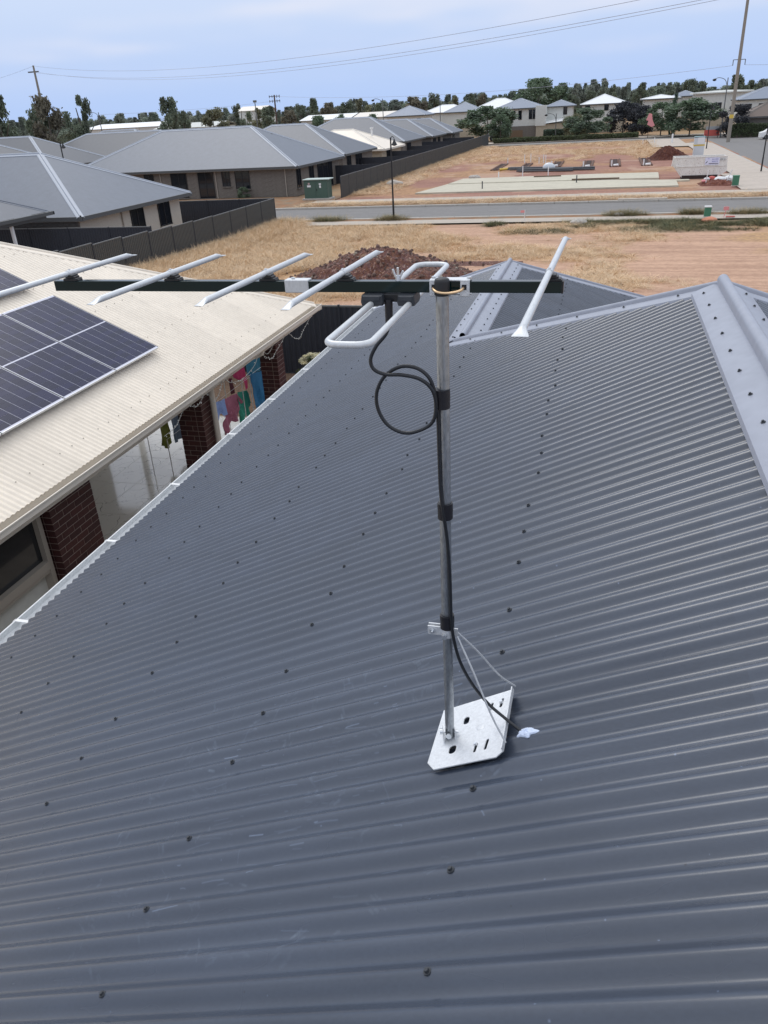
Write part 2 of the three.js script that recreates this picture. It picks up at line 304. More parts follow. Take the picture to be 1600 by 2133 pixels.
function capStrip(p0, p1, slope, w, roll = 0.03, lift = 0.006) {
  const e = p1.clone().sub(p0), eh = new V3(e.x, 0, e.z).normalize(), l = new V3(-eh.z, 0, eh.x);
  const sec = [[-w - 0.006, -w * slope - 0.022], [-w, -w * slope - 0.003], [-w + 0.03, -(w - 0.03) * slope + 0.004], [-roll - 0.016, -(roll + 0.016) * slope + 0.002], [-roll - 0.002, -roll * slope - 0.004]];
  for (let i = 1; i < 10; i++) { const a = Math.PI * (1 - i / 10); sec.push([Math.cos(a) * roll, Math.sin(a) * roll * 1.1 + 0.002]); }
  const full = sec.concat([4, 3, 2, 1, 0].map(i => [-sec[i][0], sec[i][1]]));
  const v = [], ix = [], uv = [], n = full.length, L = e.length();
  for (const [q, s] of [[p0, 0], [p1, L]]) full.forEach(([x, y], i) => { const p = q.clone().addScaledVector(l, x); v.push(p.x, p.y + y + lift, p.z); uv.push(s, x); });
  for (let i = 0; i < n - 1; i++) ix.push(i, i + 1, n + i, i + 1, n + i + 1, n + i);
  const g = quads(v, ix, uv); const c = toCreasedNormals(g, 0.5); c.userData.uvm = true; return c;
}
const screwGeo = join([new THREE.CylinderGeometry(0.0085, 0.0092, 0.0025, 10).translate(0, 0.0012, 0), new THREE.CylinderGeometry(0.0048, 0.0056, 0.006, 6).translate(0, 0.005, 0)]); screwGeo.userData.done = true;
const UP = new V3(0, 1, 0);
function screwAt(p, N, parent) { const m = mesh('roof_screw', screwGeo, M.screw, parent); m.position.copy(p); m.quaternion.setFromUnitVectors(UP, N); return m; }
const screwStuff = [];
function screwMerge(p, N) { const g = screwGeo.clone(); g.userData = {}; g.applyQuaternion(new THREE.Quaternion().setFromUnitVectors(UP, N)); g.translate(p.x, p.y, p.z); g.userData.uvm = true; screwStuff.push(g); }

// ---- our own house
{
  const H = thing('grey_roofed_house', 'nearest house with dark grey corrugated roof filling the foreground', 'house');
  const EU = -3.775, RU = 0.72, LU = -1.185, yE = 5.436 + T * EU, D0 = -1.6, P1d = 5.10, P2d = 7.005, P3d = 10.97, W1 = RU - EU, W2 = LU - EU;
  const yR = yE + W1 * T, yL = yE + W2 * T, E1 = P1d + W1, E2 = P3d + W2, crest = 0.887;
  const A = planeOf([EU, 0], [0, 1], [1, 0], yE);
  const topA = s => s < P1d ? W1 : s < P2d ? W1 - (s - P1d) : s < P3d ? W2 : W2 - (s - P3d);
  corrugated(A, D0, E2, () => -0.015, topA, crest, M.roof, H, 'roof_sheet', 12);
  const CR = 2 * LU - EU, Cc = planeOf([CR, 0], [0, 1], [-1, 0], yE);  // right side of the lower wing
  corrugated(Cc, P2d, E2, s => s < E1 ? Math.max(0, W2 - (s - P2d)) : 0, s => s < P3d ? W2 : W2 - (s - P3d), crest, M.roof, H, 'roof_sheet', 8);
  const DR = 2 * RU - EU, Dd = planeOf([DR, 0], [0, 1], [-1, 0], yE);
  corrugated(Dd, D0, E1, () => 0, s => s < P1d ? W1 : W1 - (s - P1d), crest, M.roof, H, 'roof_sheet', 8);
  const B = planeOf([0, E1], [1, 0], [0, -1], yE);                      // end of the main roof
  corrugated(B, LU, DR, s => s < CR ? Math.max(0, CR - s) : 0, s => Math.max(0, s < RU ? W1 - (RU - s) : W1 - (s - RU)), 0, M.roof, H, 'roof_sheet', 4);
  const F = planeOf([0, E2], [1, 0], [0, -1], yE);
  corrugated(F, EU, CR, () => 0, s => Math.max(0, s < LU ? W2 - (LU - s) : W2 - (s - LU)), 0, M.roof, H, 'roof_sheet', 4);
  // caps
  const p1 = P(RU, yR, P1d), p2 = P(LU, yL, P2d), p3 = P(LU, yL, P3d), cap = (a, b, sl, w, r) => mesh('ridge_cap', capStrip(a, b, sl, w, r), M.cap, H);
  const r1 = mesh('ridge_cap', capStrip(P(RU, yR + 0.012, D0), P(RU, yR + 0.012, P1d + 0.03), T, 0.165, 0.032), M.cap, H);
  mesh('roll_end', new THREE.SphereGeometry(0.033, 14, 10).scale(1, 1.05, 0.7).translate(RU, yR + 0.018, -(P1d + 0.03)), M.cap, r1);
  const r2 = mesh('ridge_cap', capStrip(P(LU, yL + 0.012, P2d + 0.06), P(LU, yL + 0.012, P3d + 0.02), T, 0.165, 0.028), M.cap, H);
  mesh('roll_end', new THREE.SphereGeometry(0.029, 14, 10).scale(1, 1.05, 0.7).translate(LU, yL + 0.018, -(P3d + 0.02)), M.cap, r2);
  const hs = T / Math.SQRT2;
  const hip = (a, b, w = 0.115) => mesh('hip_cap', capStrip(a, b, hs, w, 0.02), M.cap, H);
  hip(p1, P(LU - 0.12, yL - 0.12 * T, P2d + 0.12));
  hip(p1, P(DR, yE, E1));
  hip(p3, P(EU, yE, E2));
  hip(p3, P(CR, yE, E2));
  mesh('valley_flashing', [capStrip(p2, P(CR, yE, E1), -hs, 0.12, 0.004, -0.028)], M.cap, H);
  // roof screws: three to a sheet, at every batten
  let n = 0;
  for (let row = -1; row < 5; row++) for (let k = -36; k < 170; k++) {
    if (((k % 10) + 10) % 10 % 3 !== 0 || ((k % 10) + 10) % 10 === 9) continue;
    const s = crest + k * PITCH, u = -0.207 - 0.8157 * row - (row === 4 ? -0.06 : 0), r = u - EU; if (r < 0.05 || r > topA(s) - 0.16) continue;
    const p = A.at(s + (N1(k * 3.1, row) - 0.5) * 0.006, r + (N2(k * 1.7, row * 5) - 0.5) * 0.03, 0);
    if (s < 8.5 && n < 280) { screwAt(p, A.N, H); n++; } else screwMerge(p, A.N);
  }
  for (let row = 0; row < 3; row++) for (let k = 70; k < 170; k++) { if (((k % 10) + 10) % 10 % 3 !== 0 || k % 10 === 9) continue; const s = crest + k * PITCH, r = W2 - 0.75 - 0.8157 * row; const lo = s < E1 ? Math.max(0, W2 - (s - P2d)) : 0, hi = s < P3d ? W2 : W2 - (s - P3d); if (r < lo + 0.1 || r > hi - 0.15) continue; screwMerge(Cc.at(s, r, 0), Cc.N); }
  const Nl = new V3(-Math.sin(TH), Math.cos(TH), 0), Nr = new V3(Math.sin(TH), Math.cos(TH), 0);
  for (let s = 0.4; s < P1d - 0.1; s += 0.3048) { screwAt(P(RU - 0.115, yR - 0.115 * T + 0.024, s + 0.02), Nl, r1); screwAt(P(RU + 0.115, yR - 0.115 * T + 0.024, s), Nr, r1); }
  for (let s = P2d + 0.2; s < P3d; s += 0.2286) { screwAt(P(LU - 0.115, yL - 0.115 * T + 0.024, s), Nl, r2); screwAt(P(LU + 0.115, yL - 0.115 * T + 0.024, s + 0.03), Nr, r2); }
  for (let k = 0; k < 6; k++) { const q = 0.18 + k * 0.31; screwAt(P(RU - q - 0.055, yR - (q + 0.055) * T + 0.014, P1d + q - 0.055), Nl, H); }
  const st = mesh('distant_roof_screws', screwStuff, M.screw, H); st.userData.kind = 'stuff';
  // gutter along the eave, with its straps
  const gp = new THREE.Shape(); const o = -3.926, i = -3.735, yt = 3.628;
  const prof = [[i, yt + 0.02], [i, yt - 0.060], [o + 0.02, yt - 0.060], [o + 0.004, yt - 0.045], [o + 0.004, yt - 0.016], [o - 0.004, yt - 0.006], [o - 0.002, yt + 0.004], [o + 0.008, yt + 0.003], [o + 0.009, yt - 0.008], [o + 0.008, yt - 0.043], [o + 0.022, yt - 0.055], [i - 0.004, yt - 0.055], [i - 0.004, yt + 0.02]];
  prof.forEach(([x, y], k) => k ? gp.lineTo(x, y) : gp.moveTo(x, y));
  const gut = mesh('gutter', new THREE.ExtrudeGeometry(gp, { depth: E2 - D0 + 0.1, bevelEnabled: false }).translate(0, 0, -E2 - 0.1), M.gutterPale, H);
  for (const s of [2.55, 3.79, 4.98, 6.12, 7.45, 8.63, 9.89, 11.1]) mesh('gutter_strap', [rbox(0.17, 0.004, 0.03, 0.0015, -3.835, yt + 0.008, -s), rbox(0.006, 0.022, 0.034, 0.002, o - 0.006, yt - 0.004, -s)], M.white, gut);
  mesh('end_gutter', span(EU - 0.14, CR + 0.14, yt - 0.09, yt, E2 + 0.02, E2 + 0.14), M.gutterPale, H);
  // walls and soffit under the eaves
  mesh('soffit', [span(i, CR - 0.02, yt - 0.12, yt - 0.1, D0, E2 - 0.02), span(CR - 0.02, DR, yt - 0.12, yt - 0.1, D0, E1 - 0.02)], M.creamTrim, H);
  mesh('wall', [span(-3.3, CR - 0.45, 0.5, yt - 0.12, D0, E2 - 0.45), span(CR - 0.45, DR - 0.45, 0.5, yt - 0.12, D0, E1 - 0.45)], M.brickBrown, H);
}

// ---------------------------------------------------------------- antenna mast on its roof plate
const roofY = u => 5.436 + T * u;                     // crest height of the foreground roof
const MU = -0.293, MD = 1.522;                        // mast foot
{
  const t = thing('antenna_mast', 'galvanised antenna mast on a white metal plate screwed to the foreground roof', 'mast', null, P(MU, roofY(MU), MD));
  const L = p => p.clone().sub(t.position);           // world point to mast space
  // plate, lying on the crests
  const q = new THREE.Quaternion().setFromRotationMatrix(new THREE.Matrix4().makeBasis(new V3(Math.cos(TH), Math.sin(TH), 0), new V3(0, 0, -1), new V3(-Math.sin(TH), Math.cos(TH), 0)));
  const along = u => u / Math.cos(TH);
  const put = g => { g.applyQuaternion(q); const o = new V3(0, 5.436, 0); g.translate(o.x, o.y, o.z); return g.translate(-t.position.x, -t.position.y, -t.position.z); };
  const sh = new THREE.Shape(); const pts = [[-0.327, 1.442], [-0.306, 1.414], [-0.150, 1.416], [-0.136, 1.432], [-0.136, 1.664], [-0.322, 1.640]];
  pts.forEach(([u, d], i) => i ? sh.lineTo(along(u), d) : sh.moveTo(along(u), d));
  const slot = (u, d, w, l, a = 0) => { const h = new THREE.Path(), k = []; for (let i = 0; i <= 16; i++) { const b = i / 16 * 2 * Math.PI, x = Math.cos(b) * w, y = Math.sin(b) * w + Math.sign(Math.sin(b) || 1) * l; k.push([x * Math.cos(a) - y * Math.sin(a), x * Math.sin(a) + y * Math.cos(a)]); } k.forEach(([x, y], i) => i ? h.lineTo(along(u) + x, d + y) : h.moveTo(along(u) + x, d + y)); sh.holes.push(h); };
  slot(-0.207, 1.463, 0.0045, 0.012, -0.1); slot(-0.180, 1.468, 0.0045, 0.015, -0.1); slot(-0.186, 1.612, 0.0045, 0.010, -0.1); slot(-0.160, 1.618, 0.0045, 0.014, -0.1);
  slot(-0.268, 1.474, 0.011, 0.005); slot(-0.248, 1.576, 0.009, 0.006);
  const base = mesh('base_plate', put(new THREE.ExtrudeGeometry(sh, { depth: 0.0025, bevelEnabled: true, bevelSize: 0.0008, bevelThickness: 0.0008, bevelSegments: 1 }).translate(0, 0, 0.016)), M.zinc, t);
  mesh('edge_flange', put(box(0.003, 0.232, 0.013, along(-0.136) + 0.0015, 1.548, 0.0225)), M.zinc, base);
  mesh('dimple', put(new THREE.SphereGeometry(0.012, 12, 8).scale(1.1, 1.1, 0.22).translate(along(-0.205), 1.537, 0.0185)), M.zinc, base);
  for (const [u, d] of [[-0.207, 1.473], [-0.186, 1.604], [-0.160, 1.618]]) mesh('fixing_screw', put(new THREE.CylinderGeometry(0.0045, 0.005, 0.008, 6).rotateX(Math.PI / 2).translate(along(u), d, 0.0225)), M.bolt, base);
  mesh('foot_pad', put(box(0.02, 0.2, 0.018, along(-0.23), 1.53, 0.006)), M.rubber, base);
  // hinge bracket
  const hy = roofY(MU) + 0.035;
  mesh('hinge_bracket', [box(0.003, 0.045, 0.03, -0.0145, 0.034, 0), box(0.003, 0.045, 0.03, 0.0145, 0.034, 0), box(0.032, 0.003, 0.03, 0, 0.014, 0)].map(g => g.rotateY(0.3)), M.zinc, t);
  mesh('hinge_bolt', [rod(new V3(-0.024, 0.042, 0.004), new V3(0.024, 0.042, -0.004), 0.004, 0.004, 8), rod(new V3(-0.024, 0.042, 0.0045), new V3(-0.0175, 0.042, 0.003), 0.0075, 0.0075, 6), rod(new V3(0.002, 0.042, 0.0155), new V3(0.002, 0.042, 0.0195), 0.0085, 0.0085, 6)], M.bolt, t);
  // lower arm, clamp, mast
  const jy = 5.665 - t.position.y, top = 6.487 - t.position.y;
  mesh('lower_tube', rod(new V3(0.002, 0.022, 0), new V3(-0.001, jy + 0.03, 0), 0.0118, 0.0118, 24), M.galv, t);
  const mast = mesh('mast_tube', rod(new V3(-0.002, jy + 0.012, 0), new V3(-0.002, top, 0), 0.0130, 0.0130, 28), M.galv, t);
  mesh('end_cap', new THREE.LatheGeometry([[0, 0.016], [0.010, 0.0155], [0.0140, 0.013], [0.0152, 0.008], [0.0152, -0.016], [0.0134, -0.018]].map(p => new THREE.Vector2(...p)), 24).translate(-0.002, top + 0.002, 0), M.rubber, mast);
  mesh('clamp', [new THREE.CylinderGeometry(0.0152, 0.0152, 0.024, 24, 1, true).translate(0, jy, 0), box(0.036, 0.024, 0.003, -0.030, jy + 0.003, 0.006), box(0.036, 0.024, 0.003, -0.030, jy + 0.003, -0.006), box(0.014, 0.020, 0.003, 0.018, jy, 0)], M.zinc, t);
  for (const [x, y, z] of [[-0.036, jy + 0.003, 0], [-0.004, jy - 0.003, 0.012]]) mesh('clamp_bolt', [rod(new V3(x, y, -0.016 + z * 0.3), new V3(x, y, 0.018 + z * 0.3), 0.003, 0.003, 8), rod(new V3(x, y, 0.008 + z), new V3(x, y, 0.013 + z), 0.0068, 0.0068, 6)], M.bolt, t);
  // stays down to the far edge of the plate
  for (const [u, d] of [[-0.1365, 1.656], [-0.1375, 1.443]]) { const a = L(P(-0.279, 5.668, 1.528)), b = L(P(u, roofY(u) + 0.036, d)), m = a.clone().lerp(b, 0.72).add(new V3(0, -0.012, 0)); mesh('stay', tube([a, a.clone().lerp(b, 0.35), m, b], 0.0024, 24, 6), M.zinc, t); }
}
// ---------------------------------------------------------------- yagi antenna
{
  const BY = 6.485, BD = 1.540;
  const t = thing('yagi_antenna', 'television antenna with pale cross rods on a dark boom at the mast top', 'antenna', null, P(MU, BY, BD));
  const X = u => u - MU;
  const boom = mesh('boom', rbox(1.112, 0.022, 0.020, 0.0018, X(-0.622), 0, 0), M.boom, t);
  function element(len, r = 0.0058, flat = 0.035, wide = 1.55) { // tube whose ends are pressed flat
    const v = [], ix = [], n = 16, st = [];
    const h = len / 2; st.push(-h, -h + 0.004, -h + 0.012, -h + flat * 0.6, -h + flat, 0, h - flat, h - flat * 0.6, h - 0.012, h - 0.004, h);
    st.forEach(z => { const e = Math.min(h - Math.abs(z), flat) / flat, k = sstep(0.12, 1, e), rx = r * lerp(wide, 1, k), ry = r * lerp(0.13, 1, k), y0 = -r * 0.55 * (1 - k); for (let i = 0; i < n; i++) { const a = i / n * 2 * Math.PI; v.push(Math.cos(a) * rx, Math.sin(a) * ry + y0, z); } });
    for (let j = 0; j < st.length - 1; j++) for (let i = 0; i < n; i++) { const a = j * n + i, b = j * n + (i + 1) % n; ix.push(a, b, a + n, b, b + n, a + n); }
    for (const [j, f] of [[0, 1], [st.length - 1, 0]]) for (let i = 1; i < n - 1; i++) f ? ix.push(j * n, j * n + i + 1, j * n + i) : ix.push(j * n, j * n + i, j * n + i + 1);
    return quads(v, ix);
  }
  const clipGeo = [rbox(0.034, 0.006, 0.022, 0.0015, 0, 0.0135, 0), rbox(0.024, 0.006, 0.020, 0.0015, 0, 0.0175, 0), rbox(0.016, 0.008, 0.024, 0.002, 0, 0.020, 0), rbox(0.038, 0.004, 0.018, 0.001, 0, 0.012, 0)];
  for (const [u, len, yaw, dd, r] of [[-1.140, 0.52, 0.045, -0.005, 0.0058], [-0.890, 0.523, 0.044, -0.022, 0.0058], [-0.670, 0.530, 0.045, -0.021, 0.0058], [-0.502, 0.576, 0.026, -0.019, 0.0058], [-0.092, 0.886, 0.022, -0.007, 0.0062]]) {
    const g = element(len, r, 0.032, u > -0.2 ? 2.0 : 1.45); g.rotateY(-yaw).translate(X(u) , 0.026, -dd);
    const el = mesh(u > -0.2 ? 'reflector_rod' : 'director_rod', g, M.alu, t);
    mesh('clip', clipGeo.map(c => c.clone().translate(X(u) + 0.006, 0, 0)), M.blackPlastic, el);
    mesh('rivet_collar', [new THREE.CylinderGeometry(r + 0.0012, r + 0.0012, 0.018, 16).rotateX(Math.PI / 2).rotateY(-yaw).translate(X(u), 0.026, -0.002), new THREE.CylinderGeometry(0.0028, 0.0028, 0.002, 8).translate(X(u), 0.0335, -0.002)], M.alu, el);
  }
  mesh('end_plug', rbox(0.004, 0.023, 0.021, 0.001, X(-0.066), 0, 0), M.blackPlastic, boom);
  mesh('splice_sleeve', [rbox(0.052, 0.026, 0.0245, 0.002, X(-0.600), 0.001, 0), new THREE.CylinderGeometry(0.004, 0.004, 0.003, 8).translate(X(-0.610), 0.0155, 0)], M.alu, boom);
  // folded dipole: one closed loop lying below the boom
  const a = X(-0.438), b = X(-0.360), z0 = -(1.215 - BD), z1 = -(1.945 - BD), y = -0.030, loop = [];
  const corner = (cx, cz, a0) => { for (let i = 0; i <= 6; i++) { const k = a0 + i / 6 * Math.PI / 2; loop.push(new V3(cx + Math.cos(k) * 0.026, y, cz + Math.sin(k) * 0.026)); } };
  corner(b - 0.026, z0 - 0.026, 0); corner(a + 0.026, z0 - 0.026, Math.PI / 2); corner(a + 0.026, z1 + 0.026, Math.PI); corner(b - 0.026, z1 + 0.026, 1.5 * Math.PI);
  const path = new THREE.CurvePath(); for (let i = 0; i < loop.length; i++) path.add(new THREE.LineCurve3(loop[i], loop[(i + 1) % loop.length]));
  const dip = mesh('folded_dipole', new THREE.TubeGeometry(new THREE.CatmullRomCurve3(path.getSpacedPoints(400), true), 400, 0.0063, 12, true), M.alu, t);
  for (const [u, w] of [[-0.436, 0.040], [-0.366, 0.030]]) {
    const s = new THREE.Shape([[-w / 2, -0.006], [w / 2, -0.006], [w / 2 + 0.002, -0.018], [w / 2, -0.024], [-w / 2, -0.024], [-w / 2 - 0.002, -0.018]].map(p => new THREE.Vector2(...p)));
    const g = new THREE.ExtrudeGeometry(s, { depth: 0.044, bevelEnabled: true, bevelSize: 0.0015, bevelThickness: 0.006, bevelSegments: 2 }).translate(X(u), -0.008, -0.020);
    const bl = mesh('terminal_box', g, M.balun, dip); mesh('box_face', rbox(w * 0.86, 0.009, 0.003, 0.001, X(u), -0.0185, 0.0305), M.balun, bl);
  }
  mesh('terminal_bridge', rbox(0.05, 0.016, 0.034, 0.002, X(-0.403), -0.021, -0.004), M.blackPlastic, dip);
  mesh('wing_bolt', [new THREE.CylinderGeometry(0.005, 0.006, 0.010, 10).translate(X(-0.387), 0.016, 0), rbox(0.0045, 0.020, 0.003, 0.001, X(-0.387), 0.026, 0), rbox(0.004, 0.018, 0.003, 0.001, 0, 0, 0).rotateZ(0.35).translate(X(-0.394), 0.025, 0.002), rbox(0.004, 0.015, 0.003, 0.001, 0, 0, 0).rotateZ(-0.5).translate(X(-0.3795), 0.0235, 0.001)], M.bolt, dip);
  // mast clamp: folded plate and U bolt
  const cz = BD - MD;
  const cl = mesh('mast_clamp', [rbox(0.080, 0.003, 0.026, 0.001, X(-0.281), 0.0135, 0), rbox(0.080, 0.003, 0.026, 0.001, X(-0.281), -0.0165, 0), rbox(0.003, 0.031, 0.004, 0.001, X(-0.319), -0.001, 0.0125), rbox(0.003, 0.031, 0.004, 0.001, X(-0.243), -0.001, 0.0125), rbox(0.018, 0.031, 0.003, 0.001, X(-0.312), -0.001, 0.0135), rbox(0.018, 0.031, 0.003, 0.001, X(-0.251), -0.001, 0.0135)], M.zinc, t);
  for (const a_ of [-0.312, -0.252]) mesh('clamp_hole', box(0.009, 0.010, 0.0012, X(a_), 0.001, 0.0152), M.tape, cl);
  const ub = []; for (let i = 0; i <= 10; i++) { const k = i / 10 * Math.PI; ub.push(new V3(X(-0.2835) - Math.cos(k) * 0.030, 0.000 - Math.sin(k) * 0.006, 0.014 + Math.sin(k) * 0.0225)); }
  mesh('u_bolt', tube([new V3(X(-0.3135), 0.002, 0.004), ...ub, new V3(X(-0.2535), 0.002, 0.004)], 0.0027, 40, 8), M.brass, cl);
  for (const [a_, b_] of [[-0.244, 0.003], [-0.315, -0.003]]) mesh('clamp_nut', new THREE.CylinderGeometry(0.005, 0.005, 0.004, 6).translate(X(a_), 0.0165, b_), M.bolt, cl);
}
// ---------------------------------------------------------------- coaxial cable
{
  const t = thing('coaxial_cable', 'black coaxial cable looped beside the mast and taped down it', 'cable');
  const pts = [[-0.404, 6.452, 1.522], [-0.404, 6.42, 1.518], [-0.410, 6.396, 1.512], [-0.430, 6.372, 1.506], [-0.443, 6.345, 1.503], [-0.437, 6.324, 1.502], [-0.412, 6.314, 1.501], [-0.375, 6.315, 1.497], [-0.338, 6.308, 1.495], [-0.314, 6.286, 1.497], [-0.307, 6.250, 1.500], [-0.316, 6.213, 1.501], [-0.346, 6.192, 1.502], [-0.381, 6.186, 1.503], [-0.415, 6.203, 1.504], [-0.434, 6.238, 1.505], [-0.434, 6.275, 1.506], [-0.415, 6.309, 1.507], [-0.381, 6.330, 1.505], [-0.346, 6.329, 1.502], [-0.321, 6.311, 1.500], [-0.310, 6.28, 1.502], [-0.3055, 6.24, 1.508], [-0.304, 6.15, 1.508], [-0.302, 6.06, 1.506], [-0.296, 6.00, 1.503], [-0.288, 5.93, 1.504], [-0.283, 5.83, 1.505], [-0.281, 5.72, 1.505], [-0.276, 5.655, 1.508], [-0.262, 5.58, 1.517], [-0.235, 5.50, 1.535], [-0.196, 5.432, 1.548], [-0.150, 5.405, 1.532], [-0.112, 5.392, 1.512], [-0.098, 5.385, 1.506]].map(p => P(...p));
  mesh('cable', tube(pts, 0.0040, 340, 10), M.coax, t);
  mesh('socket_sleeve', [rod(P(-0.404, 6.462, 1.522), P(-0.404, 6.428, 1.519), 0.0082, 0.0078, 14), rod(P(-0.404, 6.43, 1.519), P(-0.4065, 6.408, 1.515), 0.0076, 0.0048, 14)], M.tape, t);
  const wrap = (y0, y1, u) => mesh('tape_band', [new THREE.CylinderGeometry(0.0150, 0.0153, y1 - y0, 22, 3).scale(1.12, 1, 1.12).translate(u, (y0 + y1) / 2, -1.519), new THREE.CylinderGeometry(0.0152, 0.0150, (y1 - y0) * 0.5, 22).scale(1.15, 1, 1.15).rotateZ(0.04).translate(u, lerp(y0, y1, 0.7), -1.519)], M.tape, t);
  wrap(6.240, 6.281, -0.298); wrap(5.979, 6.017, -0.2945); wrap(5.679, 5.716, -0.2935);
}
{ // blob of sealant where the cable enters the roof
  const g = new THREE.SphereGeometry(1, 40, 24), p = g.attributes.position, q = new V3();
  for (let i = 0; i < p.count; i++) { q.fromBufferAttribute(p, i); const a = Math.atan2(q.z, q.x), k = 1 + 0.17 * Math.sin(a * 5 + 1) * (1 - Math.abs(q.y)) + 0.10 * Math.sin(a * 9 + 2.3) * (1 - Math.abs(q.y)) + 0.35 * Math.pow(Math.max(0, Math.cos(a - 0.25)), 14) + 0.25 * (fbm(N1, q.x * 6 + 9, q.z * 6 + q.y * 4 + 5) - 0.5); p.setXYZ(i, q.x * 0.024 * k, q.y * 0.009 + 0.0022 * (fbm(N2, q.x * 9, q.z * 9) - 0.5) * 4 * Math.max(0, q.y), q.z * 0.0155 * k); }
  g.computeVertexNormals(); g.rotateZ(TH); g.translate(-0.092, roofY(-0.092) - 0.001, -1.503);
  solo('sealant_blob', g, M.silicone, 'pale blue-white sealant blob where the cable enters the roof', 'sealant');
}

// ---------------------------------------------------------------- cream roofed house next door
const CE = -5.5, CY = 3.41;                             // eave crest line
{
  const H = thing('cream_roofed_house', 'neighbouring house with cream corrugated roof, solar panels and covered patio', 'house');
  const E = 14.87, HW = 6.6, Dn = -2, Pd = E - HW, yR = CY + HW * T, RU = CE - HW;
  const A = planeOf([CE, 0], [0, 1], [-1, 0], CY);
  corrugated(A, Dn, E, () => -0.02, s => s < Pd ? HW : HW - (s - Pd), 0.02, M.cream, H, 'roof_sheet', 8);
  const B = planeOf([CE - 2 * HW, 0], [0, 1], [1, 0], CY); corrugated(B, Dn, E, () => 0, s => s < Pd ? HW : HW - (s - Pd), 0.02, M.cream, H, 'roof_sheet', 2);
  const F = planeOf([RU, E], [1, 0], [0, -1], CY); corrugated(F, -HW, HW, () => 0, s => HW - Math.abs(s), 0, M.cream, H, 'roof_sheet', 3);
  mesh('ridge_cap', capStrip(P(RU, yR + 0.012, Dn), P(RU, yR + 0.012, Pd), T, 0.16, 0.03), M.cream, H);
  mesh('hip_cap', capStrip(P(RU, yR, Pd), P(CE, CY, E), T / Math.SQRT2, 0.12, 0.022), M.cream, H);
  mesh('hip_cap', capStrip(P(RU, yR, Pd), P(CE - 2 * HW, CY, E), T / Math.SQRT2, 0.12, 0.022), M.cream, H);
  const st = []; for (let row = 0; row < 8; row++) for (let k = -10; k < 195; k++) { const m = ((k % 10) + 10) % 10; if (m % 3 || m === 9) continue; const s = 0.02 + k * PITCH, r = 0.25 + row * 0.8157; if (r > (s < Pd ? HW : HW - (s - Pd)) - 0.2) continue; const g = screwGeo.clone(); g.applyQuaternion(new THREE.Quaternion().setFromUnitVectors(UP, A.N)); const p = A.at(s, r); g.translate(p.x, p.y, p.z); g.userData = { uvm: true }; st.push(g); }
  mesh('roof_screws', st, std(C(0.42, 0.37, 0.31), 0.5), H).userData.kind = 'stuff';
  // gutter and fascia
  const o = -5.385, i = -5.56, yt = CY - 0.035, gp = new THREE.Shape();
  [[i, yt + 0.01], [i, yt - 0.11], [o - 0.03, yt - 0.11], [o - 0.004, yt - 0.075], [o - 0.004, yt - 0.02], [o + 0.008, yt - 0.012], [o + 0.008, yt + 0.003], [o - 0.006, yt + 0.003], [o - 0.010, yt - 0.02], [o - 0.010, yt - 0.072], [o - 0.034, yt - 0.104], [i + 0.005, yt - 0.104], [i + 0.005, yt + 0.01]].forEach(([x, y], k) => k ? gp.lineTo(x, y) : gp.moveTo(x, y));
  mesh('gutter', new THREE.ExtrudeGeometry(gp, { depth: E + 0.12 - Dn, bevelEnabled: false }).translate(0, 0, -E - 0.12), M.creamTrim, H);
  mesh('end_gutter', [span(CE - 2 * HW - 0.12, o - 0.02, yt - 0.11, yt - 0.1, E + 0.01, E + 0.12), span(CE - 2 * HW - 0.12, o, yt - 0.11, yt, E + 0.115, E + 0.125)], M.creamTrim, H);
  mesh('fascia', [span(i - 0.02, i - 0.002, yt - 0.22, yt, Dn, E), span(CE - 2 * HW, i, yt - 0.22, yt, E - 0.03, E - 0.01)], M.creamTrim, H);
  mesh('soffit', span(CE - 2 * HW, i - 0.02, yt - 0.24, yt - 0.22, Dn, E - 0.03), M.creamTrim, H);
  const top = yt - 0.245;
  // brick piers: single bricks in running bond on a mortar core
  const L = 0.23, B_ = 0.11, hgt = 0.076, J = 0.010, brickGeo = {};
  const geoFor = (l, b) => { const k = l.toFixed(3) + b.toFixed(3); if (!brickGeo[k]) { brickGeo[k] = join(rbox(l, hgt, b, 0.003)); brickGeo[k].userData.done = true; } return brickGeo[k]; };
  const rnd = mulberry(77);
  function pier(u0, u1, d0, d1, y0 = 0.72) { // u1 > u0, d1 > d0
    const g = mesh('brick_pier', span(u0 + 0.006, u1 - 0.006, y0, top, d0 + 0.006, d1 - 0.006), M.mortar, H);
    const courses = Math.floor((top - y0) / (hgt + J));
    for (let c = 0; c < courses; c++) {
      const y = top - 0.004 - hgt / 2 - c * (hgt + J), odd = c % 2;
      const face = (a0, a1, put) => { let a = a0; let first = true; while (a < a1 - 0.02) { const full = L; let l = Math.min(first && odd ? full / 2 : full, a1 - a); if (a1 - a - l < 0.05) l = a1 - a; put(a + l / 2, l - J); a += l; first = false; } };
      face(d0, d1 + J, (m, l) => { const b = mesh('brick', geoFor(l, B_), M.darkRed[Math.floor(rnd() * 4)], g); b.rotation.y = Math.PI / 2; b.position.set(u1 - B_ / 2 + (rnd() - 0.5) * 0.003, y, -(m - J / 2)); });
      face(u0, u1 - B_, (m, l) => { const b = mesh('brick', geoFor(l, B_), M.darkRed[Math.floor(rnd() * 4)], g); b.position.set(m - J / 2, y, -(d0 + B_ / 2) + (rnd() - 0.5) * 0.003); });
    }
  }
  pier(-6.20, -5.93, 6.67, 7.49, 1.3);
  pier(-6.36, -5.93, 10.49, 10.86, 1.0);
  pier(-6.29, -5.93, 13.70, 14.05, 1.0);
  // window wall at the near end
  const w = mesh('window', span(-6.12, -6.10, 2.27, 3.06, 3.0, 6.55), M.glassDark, H);
